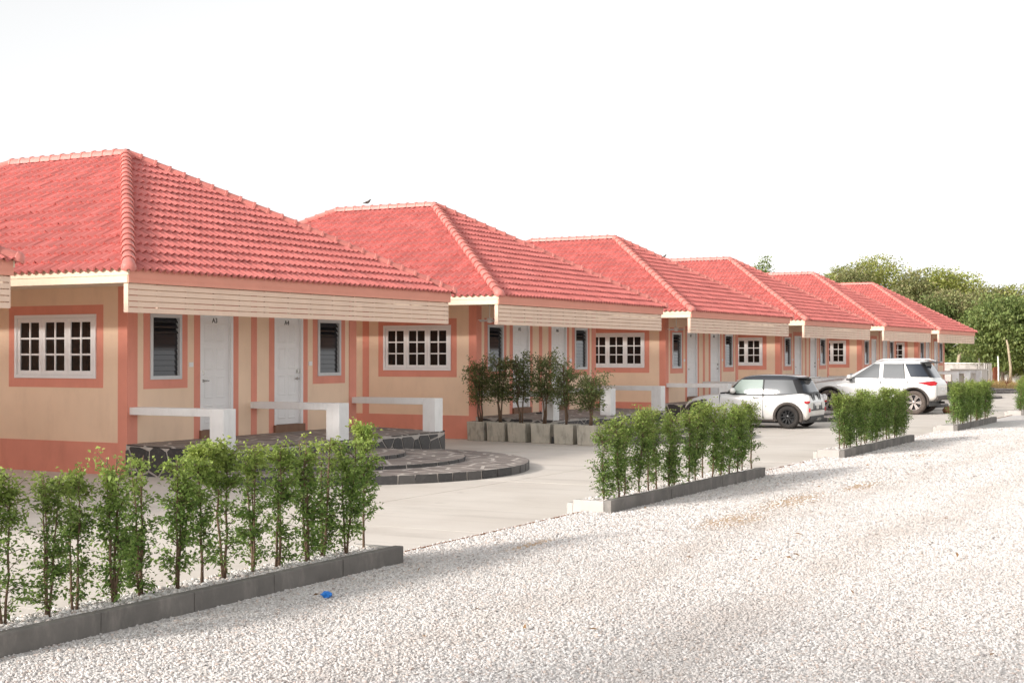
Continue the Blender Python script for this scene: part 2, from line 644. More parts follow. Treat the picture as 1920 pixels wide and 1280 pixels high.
ORD = ['first', 'second', 'third', 'fourth', 'fifth', 'sixth', 'seventh', 'eighth', 'ninth', 'tenth', 'eleventh', 'twelfth', 'thirteenth',
       'fourteenth', 'fifteenth', 'sixteenth', 'seventeenth', 'eighteenth', 'nineteenth', 'twentieth']

# ------------------------------------------------------------------ ground sheets
YZ = -0.06            # concrete yard level; the gravel lot lies at 0
KV = 9.30             # front line of the kerb beds (metres in front of the house walls)


def sheet(name, x0, x1, y0, y1, z, mat):
    mb = MB()
    mb.add([(x0, y0, z), (x1, y0, z), (x1, y1, z), (x0, y1, z)], [(0, 1, 2, 3)])
    return mb.build(name, mat, recalc=False)


tag(sheet('ground', -900, 1500, -900, 1200, -0.20, 'earth'), kind='structure')
g = sheet('gravel_lot', -70, 75, -80, -8.956, 0.002, 'gravel_ground')
tag(g, kind='structure')

yard = MB()
yard.box(-40, 64, -8.93, 30, -0.35, YZ - 0.012)
yard = tag(yard.build('concrete_yard', 'kerb_end'), kind='structure')
rs = random.Random(4)
ys = [-8.93, -5.9, -2.9, 0.3]
xs = [-26 + 5.6 * i for i in range(17)]
slab_me = None
for j in range(len(ys) - 1):
    for i in range(len(xs) - 1):
        mb = MB()
        mb.box(xs[i] + 0.006, xs[i + 1] - 0.006, ys[j] + (0.006 if j else 0.0), ys[j + 1] - 0.006, YZ - 0.05, YZ + rs.uniform(-0.002, 0.002))
        mb.build('slab', 'yard_concrete', yard)
mb = MB()
mb.box(-40, 64, -8.955, -8.932, -0.3, 0.012)
tag(mb.build('yard_edging', 'brown_block'), kind='structure')
tag(sheet('yard_between_houses', -40, 64, 0.3, 30, YZ - 0.003, 'yard_concrete'), kind='structure')

# ------------------------------------------------------------------ bungalows
W = 6.342
EX0, EX1, EY0, EY1 = -1.43, W + 1.43, -1.40, 10.67      # eave rectangle of the tiles
ZE, ZA = 3.10, 5.66
AF, AB = Vector((W / 2, 3.10, ZA)), Vector((W / 2, 6.17, ZA))
HX = [0.0, 10.94, 22.11, 33.45, 44.76, 55.82]
HY = [0.0, -0.12, -0.14, 0.0, -0.02, 0.0]
HZ = [0.0, 0.02, -0.01, -0.03, -0.045, -0.045]

# one roof tile: two rolls wide, thick lower lip
TW, TC, TL = 0.31, 0.31, 0.355


def tile_arrays():
    nx = 12
    xs_ = [TW * i / nx for i in range(nx + 1)]
    wv = [0.029 * math.cos(4 * math.pi * x / TW) for x in xs_]
    v, f = [], []
    for x, w in zip(xs_, wv):
        v.append((x, -0.02, 0.060 + w))
        v.append((x, TL, 0.018 + w))
    for i in range(nx):
        f.append((2 * i, 2 * i + 2, 2 * i + 3, 2 * i + 1))
    b = len(v)
    for x, w in zip(xs_, wv):
        v.append((x, -0.02, 0.060 + w))
        v.append((x, -0.012, 0.030 + w))
    for i in range(nx):
        f.append((b + 2 * i, b + 2 * i + 1, b + 2 * i + 3, b + 2 * i + 2))
    return v, f


TV, TF = tile_arrays()
tile_me = bpy.data.meshes.new('tile')
tile_me.from_pydata(TV, [], TF)
tile_me.materials.append(MATS['roof_tile'])
tile_me.polygons.foreach_set('use_smooth', [True] * len(TF))


jr = random.Random(9)


def slope_tiles(A, B, C, D):
    """eave A->B, top edge D->C above them; returns list of (mesh or None, matrix, centre)"""
    A, B, C, D = map(Vector, (A, B, C, D))
    e = (B - A).normalized()
    up = C - A
    s = (up - e * up.dot(e)).normalized()
    n = e.cross(s).normalized()
    Ln = (B - A).length
    Hs = (C - A).dot(s)
    dL = (D - A).dot(e) / Hs            # left boundary x = dL*y
    dR = ((C - A).dot(e) - Ln) / Hs     # right boundary x = Ln + dR*y
    M0 = Matrix(((e.x, s.x, n.x, A.x), (e.y, s.y, n.y, A.y), (e.z, s.z, n.z, A.z), (0, 0, 0, 1)))
    out = []
    rows = int(math.ceil(Hs / TC))
    nx = int(math.ceil(Ln / TW))
    off = (Ln - nx * TW) / 2
    for r in range(rows):
        y0 = r * TC
        for k in range(nx):
            x0 = off + k * TW
            lo = max(dL * y0, dL * (y0 + TL)) if True else 0
            xl, xr = dL * y0, Ln + dR * y0
            xl2, xr2 = dL * (y0 + TL), Ln + dR * (y0 + TL)
            if x0 + TW <= xl or x0 >= xr:
                continue
            M = M0 @ Matrix.Translation((x0, y0 + jr.uniform(-0.005, 0.005), jr.uniform(-0.003, 0.004))) @ Matrix.Rotation(jr.gauss(0, 0.006), 4, 'Z')
            cen = M @ Vector((TW / 2, TC / 2, 0.03))
            inside = x0 >= max(xl, xl2, 0) and x0 + TW <= min(xr, xr2, Ln) and y0 + TL <= Hs
            if inside:
                out.append((None, M, cen))
                continue
            bm = bmesh.new()
            bm.from_mesh(tile_me)
            gl = bm.verts[:] + bm.edges[:] + bm.faces[:]
            bmesh.ops.bisect_plane(bm, geom=gl, plane_co=(-x0, -y0, 0), plane_no=(-1, dL, 0), clear_outer=True)
            gl = bm.verts[:] + bm.edges[:] + bm.faces[:]
            bmesh.ops.bisect_plane(bm, geom=gl, plane_co=(Ln - x0, -y0, 0), plane_no=(1, -dR, 0), clear_outer=True)
            gl = bm.verts[:] + bm.edges[:] + bm.faces[:]
            bmesh.ops.bisect_plane(bm, geom=gl, plane_co=(0, Hs - y0, 0), plane_no=(0, 1, 0), clear_outer=True)
            if not bm.faces:
                bm.free()
                continue
            me = bpy.data.meshes.new('tile_cut')
            bm.to_mesh(me)
            bm.free()
            out.append((me, M, cen))
    return out


P = lambda x, y, z: (x, y, z)
left_s = slope_tiles(P(EX0, EY1, ZE), P(EX0, EY0, ZE), AF, AB)
front_s = slope_tiles(P(EX0, EY0, ZE), P(EX1, EY0, ZE), AF, AF)
right_s = slope_tiles(P(EX1, EY0, ZE), P(EX1, EY1, ZE), AB, AF)
back_s = slope_tiles(P(EX1, EY1, ZE), P(EX0, EY1, ZE), AB, AB)


def join_tiles(lst, name):
    v, f = [], []
    for me, M, c in lst:
        me = me or tile_me
        b = len(v)
        v += [tuple(M @ x.co) for x in me.vertices]
        f += [tuple(i + b for i in p.vertices) for p in me.polygons]
    m = bpy.data.meshes.new(name)
    m.from_pydata(v, [], f)
    m.materials.append(MATS['roof_tile'])
    m.polygons.foreach_set('use_smooth', [True] * len(f))
    return m


vis = left_s + front_s
ref = CAM - Vector((6.0, 0, 0))
ref_cam = Vector((CAM.x, CAM.y, CAM.z))
vis.sort(key=lambda t: (t[2] - ref_cam).length)
near_tiles, far_tiles = vis[:296], vis[296:]
for k, (me, M, c) in enumerate(near_tiles):
    if me is not None:
        me.materials.clear()
        me.materials.append(MATS['roof_tile'])
field_near = join_tiles(far_tiles + right_s + back_s, 'tile_field')     # what is left beside the single tiles
field_all = join_tiles(vis + right_s + back_s, 'tile_field')

# ridge and hip caps


def cap_mesh(end=False):
    mb = MB()
    prof = [(0.0, 0.098, 0.0), (0.0, 0.112, 0.003), (0.045, 0.112, 0.004), (0.055, 0.100, 0.001), (0.345, 0.090, -0.006)]
    if end:
        prof = [(-0.075, 0.03, -0.02), (-0.065, 0.075, -0.01), (-0.03, 0.104, 0.0)] + prof[1:]
    n = 8
    vs, fs = [], []
    for (y, r, dz) in prof:
        for k in range(n + 1):
            t = R(-105 + 210 * k / n)
            vs.append((r * math.sin(t), y, r * math.cos(t) * 0.95 + dz - 0.012))
    for i in range(len(prof) - 1):
        for k in range(n):
            a = i * (n + 1) + k
            fs.append((a, a + 1, a + n + 2, a + n + 1))
    mb.add(vs, fs)
    return mb.mesh('ridge_tile', 'ridge_cap', angle=45, recalc=True)


cap_me, cap_end_me = cap_mesh(), cap_mesh(True)


def cap_line(a, b, end=True, sp=0.29):
    """matrices for caps from low point a to high point b"""
    a, b = Vector(a), Vector(b)
    d = (b - a).normalized()
    side = d.cross(Vector((0, 0, 1))).normalized()
    up = side.cross(d).normalized()
    n = max(1, int(round((b - a).length / sp)))
    st = (b - a).length / n
    out = []
    for i in range(n):
        p = a + d * (st * i) + up * 0.055
        M = Matrix(((side.x, d.x, up.x, p.x), (side.y, d.y, up.y, p.y), (side.z, d.z, up.z, p.z), (0, 0, 0, 1)))
        out.append((cap_end_me if (end and i == 0) else cap_me, M))
    return out


caps_vis = cap_line((EX0, EY0, ZE), AF) + cap_line((EX1, EY0, ZE), AF) + cap_line(AB, AF, False) + cap_line((EX0, EY1, ZE), AB)
caps_hid = cap_line((EX1, EY1, ZE), AB)


def wall_face(mb, fn, a0, a1, z0, z1, holes, depth, mi=0):
    """flat wall with rectangular holes and reveals; fn(a,z,d)->xyz, d = distance inwards"""
    As = sorted({a0, a1} | {h[0] for h in holes} | {h[1] for h in holes})
    Zs = sorted({z0, z1} | {h[2] for h in holes} | {h[3] for h in holes})
    for i in range(len(As) - 1):
        for j in range(len(Zs) - 1):
            ca, cz = (As[i] + As[i + 1]) / 2, (Zs[j] + Zs[j + 1]) / 2
            if any(h[0] < ca < h[1] and h[2] < cz < h[3] for h in holes):
                continue
            mb.add([fn(As[i], Zs[j], 0), fn(As[i + 1], Zs[j], 0), fn(As[i + 1], Zs[j + 1], 0), fn(As[i], Zs[j + 1], 0)], [(0, 1, 2, 3)], mi)
    for (b0, b1, y0, y1) in holes:
        for p, q in (((b0, y0), (b1, y0)), ((b1, y0), (b1, y1)), ((b1, y1), (b0, y1)), ((b0, y1), (b0, y0))):
            mb.add([fn(p[0], p[1], 0), fn(q[0], q[1], 0), fn(q[0], q[1], depth), fn(p[0], p[1], depth)], [(0, 1, 2, 3)], mi)
        mb.add([fn(b0, y0, depth), fn(b1, y0, depth), fn(b1, y1, depth), fn(b0, y1, depth)], [(0, 1, 2, 3)], 1)


WIN = (0.67, 2.53, 1.48, 2.53)                       # casement window in the side wall: y0,y1,z0,z1
LOUV = [(0.515, 1.265, 1.46, 2.54), (W - 1.265, W - 0.515, 1.46, 2.54)]
DOORS = [(1.73, 2.59, 0.57, 2.60), (W - 2.59, W - 1.73, 0.57, 2.60)]
ZTOP = 2.97
fnL = lambda a, z, d: (d, a, z)            # side wall facing the camera side (-x)
fnF = lambda a, z, d: (a, d, z)            # front wall facing -y


def proto_mesh(fill, name, mats, **kw):
    mb = MB()
    fill(mb)
    return mb.mesh(name, mats, **kw)


def text_mesh(txt, size):
    cu = bpy.data.curves.new('txt', 'FONT')
    cu.body = txt
    cu.size = size
    cu.align_x = 'CENTER'
    cu.extrude = 0.003
    o = bpy.data.objects.new('txt', cu)
    COL.objects.link(o)
    bpy.context.view_layer.update()
    me = bpy.data.meshes.new_from_object(o.evaluated_get(bpy.context.evaluated_depsgraph_get()))
    bpy.data.objects.remove(o)
    me.materials.clear()
    me.materials.append(MATS['ink'])
    return me


# --- shared meshes of the bungalow
def _wall(mb):
    wall_face(mb, fnL, 0.0, 9.3, -0.3, ZTOP, [WIN], 0.09)
    wall_face(mb, fnF, 0.0, W, -0.3, ZTOP, LOUV + DOORS, 0.09)
    mb.add([(W, 0, -0.3), (W, 9.3, -0.3), (W, 9.3, ZTOP), (W, 0, ZTOP)], [(0, 1, 2, 3)])
    mb.add([(0, 9.3, -0.3), (W, 9.3, -0.3), (W, 9.3, ZTOP), (0, 9.3, ZTOP)], [(0, 1, 2, 3)])


wall_me = proto_mesh(_wall, 'wall', ['wall_cream', 'room_dark'], recalc=False)
T = 0.004


def band(mb, fn, a0, a1, z0, z1, t=T, d0=0.0):
    x = [fn(a0, z0, -t), fn(a1, z0, -t), fn(a1, z1, -t), fn(a0, z1, -t), fn(a0, z0, 0.002 + d0), fn(a1, z0, 0.002 + d0), fn(a1, z1, 0.002 + d0), fn(a0, z1, 0.002 + d0)]
    mb.add(x, [(0, 1, 2, 3), (0, 4, 5, 1), (1, 5, 6, 2), (2, 6, 7, 3), (3, 7, 4, 0)])


def _surround(fn, r, w, bottom=True):
    def f(mb):
        a0, a1, z0, z1 = r
        band(mb, fn, a0 - w, a0, z0 - w if bottom else z0, z1 + w)
        band(mb, fn, a1, a1 + w, z0 - w if bottom else z0, z1 + w)
        band(mb, fn, a0, a1, z1, z1 + w)
        if bottom:
            band(mb, fn, a0, a1, z0 - w, z0)
    return f


bands = []          # (name, mesh)
bands.append(('window_surround', proto_mesh(_surround(fnL, WIN, 0.15), 'window_surround', 'paint_salmon')))
for r_ in LOUV:
    bands.append(('window_surround', proto_mesh(_surround(fnF, r_, 0.15), 'window_surround', 'paint_salmon')))
for r_ in DOORS:
    bands.append(('door_surround', proto_mesh(_surround(fnF, (r_[0], r_[1], 0.40, r_[3]), 0.15, False), 'door_surround', 'paint_salmon')))


def _plinth(mb):
    band(mb, fnL, 0.19, 9.3, -0.3, 0.45, 0.012)


bands.append(('plinth', proto_mesh(_plinth, 'plinth', 'paint_salmon')))


def _corner(mb):
    band(mb, fnL, -0.012, 0.19, -0.3, ZTOP, 0.012)
    band(mb, fnF, 0.0, 0.22, -0.3, ZTOP, 0.012)


bands.append(('corner_band', proto_mesh(_corner, 'corner_band', 'paint_salmon')))


def _corner2(mb):
    band(mb, fnF, W - 0.23, W + 0.012, -0.3, ZTOP, 0.012)
    mb.add([(W + 0.012, -0.012, -0.3), (W + 0.012, 0.19, -0.3), (W + 0.012, 0.19, ZTOP), (W + 0.012, -0.012, ZTOP)], [(0, 1, 2, 3)])


bands.append(('corner_band', proto_mesh(_corner2, 'corner_band', 'paint_salmon', recalc=False)))
bands.append(('painted_stripe', proto_mesh(lambda mb: band(mb, fnF, 3.09, 3.25, 0.36, ZTOP, 0.006), 'painted_stripe', 'paint_salmon')))
bands.append(('painted_stripe', proto_mesh(lambda mb: band(mb, fnL, 2.95, 3.13, 0.45, ZTOP, 0.006), 'painted_stripe', 'paint_salmon')))


# casement window
def rect_frame(mb, fn, r, w, d0, d1):
    a0, a1, z0, z1 = r
    for (b0, b1, y0, y1) in ((a0, a1, z0, z0 + w), (a0, a1, z1 - w, z1), (a0, a0 + w, z0 + w, z1 - w), (a1 - w, a1, z0 + w, z1 - w)):
        mb.prism([(b0, y0), (b1, y0), (b1, y1), (b0, y1)], d0, d1, fn)


win_me = proto_mesh(lambda mb: rect_frame(mb, fnL, WIN, 0.055, -0.025, 0.08), 'window', 'white_frame')
SASH, PANE = [], []
sw = (WIN[1] - WIN[0] - 0.11) / 3
for i in range(3):
    a0 = WIN[0] + 0.055 + sw * i
    r_ = (a0 + 0.003, a0 + sw - 0.003, WIN[2] + 0.058, WIN[3] - 0.058)

    def f(mb, r_=r_):
        rect_frame(mb, fnL, r_, 0.068, -0.01, 0.03)
        am = (r_[0] + r_[1]) / 2
        z0, z1 = r_[2] + 0.068, r_[3] - 0.068
        mb.prism([(am - 0.015, z0), (am + 0.015, z0), (am + 0.015, z1), (am - 0.015, z1)], -0.004, 0.026, fnL)
        for k in (1, 2):
            zc = z0 + (z1 - z0) * k / 3
            for (b0, b1) in ((r_[0] + 0.068, am - 0.015), (am + 0.015, r_[1] - 0.068)):
                mb.prism([(b0, zc - 0.015), (b1, zc - 0.015), (b1, zc + 0.015), (b0, zc + 0.015)], -0.002, 0.026, fnL)
    SASH.append(proto_mesh(f, 'sash', 'white_frame'))
    am = (r_[0] + r_[1]) / 2
    z0, z1 = r_[2] + 0.068, r_[3] - 0.068
    for (b0, b1) in ((r_[0] + 0.06, am), (am, r_[1] - 0.06)):
        for k in range(3):
            y0, y1 = z0 + (z1 - z0) * k / 3, z0 + (z1 - z0) * (k + 1) / 3
            PANE.append(proto_mesh(lambda mb, b0=b0, b1=b1, y0=y0, y1=y1: mb.prism([(b0, y0), (b1, y0), (b1, y1), (b0, y1)], 0.012 + rs.uniform(0, 0.002), 0.018, fnL), 'pane', 'pane'))

# louvre windows
LFR, BLADE = [], []
for r_ in LOUV:
    LFR.append(proto_mesh(lambda mb, r_=r_: rect_frame(mb, fnF, r_, 0.06, -0.02, 0.07), 'louvre_window', 'aluminium'))
    n = 11
    z0, z1 = r_[2] + 0.06, r_[3] - 0.06
    bl = []
    for k in range(n):
        zc = z0 + (z1 - z0) * (k + 0.5) / n
        h = (z1 - z0) / n * 0.62
        tl = 0.6 if k >= n - 3 else 0.18          # the top blades stand half open

        def f(mb, r_=r_, zc=zc, h=h, tl=tl):
            dy, dz = h * math.sin(tl), h * math.cos(tl)
            c = 0.035
            p = [(c - dy * -0.9, zc - -dz * 0.9), (c - dy * 0.9, zc - dz * 0.9)]
            (ya, za), (yb, zb) = (c + dy * 0.9, zc + dz * 0.9), (c - dy * 0.9, zc - dz * 0.9)
            t = 0.005
            mb.add([(r_[0] + 0.06, ya, za), (r_[1] - 0.06, ya, za), (r_[1] - 0.06, yb, zb), (r_[0] + 0.06, yb, zb),
                    (r_[0] + 0.06, ya + t, za), (r_[1] - 0.06, ya + t, za), (r_[1] - 0.06, yb + t, zb), (r_[0] + 0.06, yb + t, zb)],
                   [(0, 1, 2, 3), (4, 7, 6, 5), (0, 4, 5, 1), (1, 5, 6, 2), (2, 6, 7, 3), (3, 7, 4, 0)])
        bl.append(proto_mesh(f, 'louvre_blade', 'louvre_glass'))
    BLADE.append(bl)


# doors: leaf with raised panels
def _door(r_):
    a0, a1, z0, z1 = r_[0] + 0.055, r_[1] - 0.055, r_[2] + 0.01, r_[3] - 0.055

    def f(mb):
        mb.prism([(a0, z0), (a1, z0), (a1, z1), (a0, z1)], 0.045, 0.08, fnF)
        wd = a1 - a0
        H = z1 - z0
        for (c0, c1) in ((0.14, 0.46), (0.54, 0.86)):
            for (q0, q1) in ((0.05, 0.22), (0.27, 0.47), (0.52, 0.72), (0.76, 0.93)):
                x0, x1, y0, y1 = a0 + wd * c0, a0 + wd * c1, z0 + H * q0, z0 + H * q1
                m_ = 0.022
                vs = [fnF(x0, y0, 0.045), fnF(x1, y0, 0.045), fnF(x1, y1, 0.045), fnF(x0, y1, 0.045)]
                mid = [fnF(x0 + m_, y0 + m_, 0.036), fnF(x1 - m_, y0 + m_, 0.036), fnF(x1 - m_, y1 - m_, 0.036), fnF(x0 + m_, y1 - m_, 0.036)]
                inn = [fnF(x0 + 2.2 * m_, y0 + 2.2 * m_, 0.044), fnF(x1 - 2.2 * m_, y0 + 2.2 * m_, 0.044), fnF(x1 - 2.2 * m_, y1 - 2.2 * m_, 0.044), fnF(x0 + 2.2 * m_, y1 - 2.2 * m_, 0.044)]
                fs = [(i, (i + 1) % 4, 4 + (i + 1) % 4, 4 + i) for i in range(4)] + [(4 + i, 4 + (i + 1) % 4, 8 + (i + 1) % 4, 8 + i) for i in range(4)]
                cen = [fnF(x0 + 2.2 * m_, y0 + 2.2 * m_, 0.0435), fnF(x1 - 2.2 * m_, y0 + 2.2 * m_, 0.0435), fnF(x1 - 2.2 * m_, y1 - 2.2 * m_, 0.0435), fnF(x0 + 2.2 * m_, y1 - 2.2 * m_, 0.0435)]
                mb.add(vs + mid + inn, fs)
                mb.add(cen, [(0, 1, 2, 3)])
    return f


DOOR_ME = [proto_mesh(_door(r_), 'door', 'white_door', recalc=False) for r_ in DOORS]
DFR_ME = [proto_mesh(lambda mb, r_=r_: [mb.prism([(b0, y0), (b1, y0), (b1, y1), (b0, y1)], -0.012, 0.09, fnF) for (b0, b1, y0, y1) in
                     ((r_[0], r_[0] + 0.055, r_[2], r_[3]), (r_[1] - 0.055, r_[1], r_[2], r_[3]), (r_[0] + 0.055, r_[1] - 0.055, r_[3] - 0.055, r_[3]))], 'door_frame', 'white_frame') for r_ in DOORS]
SILL_ME = [proto_mesh(lambda mb, r_=r_: mb.box(r_[0] - 0.02, r_[1] + 0.02, -0.05, 0.08, 0.36, r_[2] + 0.005), 'door_sill', 'sill_brown') for r_ in DOORS]


def _handle(x, sgn):
    def f(mb):
        mb.lathe([(0.045, 0.028), (0.035, 0.028), (0.03, 0.012), (-0.005, 0.012)], 12, 'y', (x, 0, 1.42))
        mb.tube([(x, 0.0, 1.42), (x + sgn * 0.05, -0.006, 1.42), (x + sgn * 0.12, 0.0, 1.418)], [0.012, 0.011, 0.009], 8)
    return f


HND_ME = [proto_mesh(_handle(DOORS[0][0] + 0.115, 1), 'handle', 'chrome', smooth=True), proto_mesh(_handle(DOORS[1][1] - 0.115, -1), 'handle', 'chrome', smooth=True)]
LOCK_ME = [proto_mesh(lambda mb, x=x: (mb.box(x - 0.035, x + 0.035, 0.025, 0.046, 1.52, 1.59), mb.box(x - 0.02, x + 0.02, 0.012, 0.03, 1.535, 1.575)), 'lock', 'chrome') for x in (DOORS[0][0] + 0.105, DOORS[1][1] - 0.105)]
SWITCH_ME = [proto_mesh(lambda mb, x=x: mb.box(x - 0.05, x + 0.05, -0.014, 0.003, 1.66, 1.74), 'switch_plate', 'white_frame') for x in (1.50, W - 1.50)]


# eave boards, soffit and slat panel
def _fascia_front(mb):
    mb.box(-1.395, W + 1.395, -1.372, -1.345, 2.93, 3.135)
    mb.box(-1.398, W + 1.398, -1.378, -1.372, 2.99, 3.0)


def _fascia_side(mb):
    for x0, x1 in ((-1.40, -1.372), (W + 1.372, W + 1.40)):
        mb.box(x0, x1, -1.345, 10.6, 2.93, 3.06)
        mb.box(x0 - (0.012 if x0 < 0 else -0.012), x1 - (0.012 if x0 < 0 else -0.012), -1.373, 10.6, 3.04, 3.14)
    mb.box(-1.372, W + 1.372, 10.575, 10.6, 2.93, 3.14)


fasF_me = proto_mesh(_fascia_front, 'fascia_board', 'fascia_salmon')
fasS_me = proto_mesh(_fascia_side, 'fascia_board', 'fascia_cream')
soff_me = proto_mesh(lambda mb: mb.box(-1.372, W + 1.372, -1.344, 10.57, 2.965, 2.985), 'soffit', 'soffit')
SL0, SL1 = -1.374, W + 1.374


def _panel(mb):
    mb.box(SL0 + 0.019, SL1 - 0.019, -1.300, -1.262, 2.932, 2.962)        # head rail that carries the battens


panel_me = proto_mesh(_panel, 'slat_panel', 'slat_cream')
batten_me = proto_mesh(lambda mb: mb.box(0, 0.05, -1.300, -1.262, 2.50, 2.931), 'batten', 'slat_cream')
end_me = proto_mesh(lambda mb: mb.box(0, 0.018, -1.334, -1.25, 2.491, 2.929), 'end_board', 'slat_cream')
BATTEN_X = [SL0 + 0.02 + (SL1 - SL0 - 0.09) * i / 14 for i in range(15)]
SLAT = []
sh = (2.928 - 2.491) / 5
for k in range(5):
    z0 = 2.491 + sh * k
    SLAT.append(proto_mesh(lambda mb, z0=z0: mb.box(SL0 + 0.019, SL1 - 0.019, -1.335, -1.301, z0, z0 + sh - 0.013), 'slat', 'slat_cream'))


# roof deck under the tiles
def _deck(mb):
    vs = [(EX0, EY0, ZE - 0.03), (EX1, EY0, ZE - 0.03), (EX1, EY1, ZE - 0.03), (EX0, EY1, ZE - 0.03), tuple(AF + Vector((0, 0, -0.03))), tuple(AB + Vector((0, 0, -0.03)))]
    i = 0.05
    vs = [(EX0 + i, EY0 + i, ZE - 0.01), (EX1 - i, EY0 + i, ZE - 0.01), (EX1 - i, EY1 - i, ZE - 0.01), (EX0 + i, EY1 - i, ZE - 0.01), tuple(AF + Vector((0, 0, -0.02))), tuple(AB + Vector((0, 0, -0.02)))]
    mb.add(vs, [(0, 1, 4), (1, 2, 5, 4), (2, 3, 5), (3, 0, 4, 5), (3, 2, 1, 0)])


deck_me = proto_mesh(_deck, 'roof', 'roof_tile')


def put(me, parent, M=None, name=None):
    o = bpy.data.objects.new(name or me.name.split('.')[0], me)
    COL.objects.link(o)
    o.parent = parent
    if M is not None:
        o.matrix_local = M
    return o


HLABEL = ['nearest whole bungalow, its doors marked A3 and A4, salmon tiled hip roof',
          'second bungalow, a dark bird on its ridge, behind the row of concrete planters',
          'third bungalow along the row, standing behind the small white hatchback with black roof',
          'fourth bungalow along the row, its window just above the rear of the white hatchback',
          'fifth bungalow along the row, rising behind the roof of the white SUV',
          'farthest bungalow at the right end of the row, beside the trees',
          'bungalow cut off by the left edge, only a corner of tiles and slats showing']
NUMS = [('A3', 'A4'), ('A5', 'A6'), ('A7', 'A8'), None, None, None, None]


def bungalow(i, x, y, z):
    h = thing('bungalow', HLABEL[i], 'house', (x, y, z), 0, 'pink roofed bungalows in a row')
    put(wall_me, h)
    for n, me in bands:
        put(me, h, name=n)
    w = put(win_me, h)
    for me in SASH:
        put(me, w)
    for me in PANE:
        put(me, w)
    for k in range(2):
        lw = put(LFR[k], h)
        for me in BLADE[k]:
            put(me, lw)
        d = put(DOOR_ME[k], h)
        put(DFR_ME[k], d)
        put(HND_ME[k], d)
        put(LOCK_ME[k], d)
        if NUMS[i]:
            me = text_mesh(NUMS[i][k], 0.12)
            a = (DOORS[k][0] + DOORS[k][1]) / 2
            o = put(me, d, Matrix.Translation((a, 0.042, 2.42)) @ Matrix.Rotation(R(90), 4, 'X'), 'room_number')
        put(SILL_ME[k], h)
        put(SWITCH_ME[k], h)
    put(fasF_me, h)
    put(fasS_me, h)
    put(soff_me, h)
    p = put(panel_me, h)
    for me in SLAT:
        put(me, p)
    for bx_ in BATTEN_X:
        put(batten_me, p, Matrix.Translation((bx_, 0, 0)))
    put(end_me, p, Matrix.Translation((SL0, 0, 0)))
    put(end_me, p, Matrix.Translation((SL1 - 0.018, 0, 0)))
    r_ = put(deck_me, h)
    if i < 3:
        for me, M, c in near_tiles:
            put(me or tile_me, r_, M, 'tile')
        tag(put(field_near, r_), kind='stuff')
    else:
        tag(put(field_all, r_), kind='stuff')
    for me, M in caps_vis + ([] if i in (3, 4) else caps_hid):
        put(me, r_, M, 'ridge_tile')
    return h


for i in range(6):
    bungalow(i, HX[i], HY[i], HZ[i])
bungalow(6, -11.22, 0.06, 0.0)

# ------------------------------------------------------------------ porches with crazy paving


def clip_poly(poly, nx, ny, c):
    """keep the side nx*x+ny*y <= c"""
    out = []
    for i in range(len(poly)):
        p, q = poly[i], poly[(i + 1) % len(poly)]
        dp, dq = nx * p[0] + ny * p[1] - c, nx * q[0] + ny * q[1] - c
        if dp <= 0:
            out.append(p)
        if dp * dq < 0:
            t = dp / (dp - dq)
            out.append((p[0] + (q[0] - p[0]) * t, p[1] + (q[1] - p[1]) * t))
    return out


def voronoi(bound, step, seed, joint=0.034, jit=0.42):
    r = random.Random(seed)
    x0, x1 = min(p[0] for p in bound), max(p[0] for p in bound)
    y0, y1 = min(p[1] for p in bound), max(p[1] for p in bound)
    pts = []
    ny = max(1, int(round((y1 - y0) / step)))
    nx = max(1, int(round((x1 - x0) / step)))
    for j in range(-1, ny + 1):
        for i in range(-1, nx + 1):
            pts.append((x0 + (i + 0.5 + (0.5 if j % 2 else 0) + r.uniform(-jit, jit)) * (x1 - x0) / nx, y0 + (j + 0.5 + r.uniform(-jit, jit)) * (y1 - y0) / ny))
    cells = []
    for i, p in enumerate(pts):
        poly = list(bound)
        for j, q in enumerate(pts):
            if i == j:
                continue
            dx, dy = q[0] - p[0], q[1] - p[1]
            d = math.hypot(dx, dy)
            if d > step * 3.2:
                continue
            nx_, ny_ = dx / d, dy / d
            c = nx_ * (p[0] + q[0]) / 2 + ny_ * (p[1] + q[1]) / 2 - joint / 2
            poly = clip_poly(poly, nx_, ny_, c)
            if len(poly) < 3:
                break
        if len(poly) >= 3:
            a = 0.5 * abs(sum(poly[k][0] * poly[(k + 1) % len(poly)][1] - poly[(k + 1) % len(poly)][0] * poly[k][1] for k in range(len(poly))))
            if a > step * step * 0.05:
                cells.append(poly)
    return cells


PX0, PX1, PD = -0.02, 6.52, 1.97                     # porch platform
ZPW, ZPF = 0.435, 0.385                              # its level at the wall and at the front edge
SCX, SCY = 2.75, -1.95                               # the rounded steps are half ellipses against the platform
STEPS = [(3.30, 3.45, 0.075), (2.35, 2.32, 0.135), (1.45, 1.25, 0.20)]
zpt = lambda a, b: ZPW + (ZPF - ZPW) * (-b) / PD


def half_round(ra, rb_, n=40):
    return [(SCX - ra, -1.9)] + [(SCX + ra * math.cos(math.pi + math.pi * k / n), SCY + rb_ * math.sin(math.pi + math.pi * k / n)) for k in range(n + 1)] + [(SCX + ra, -1.9)]


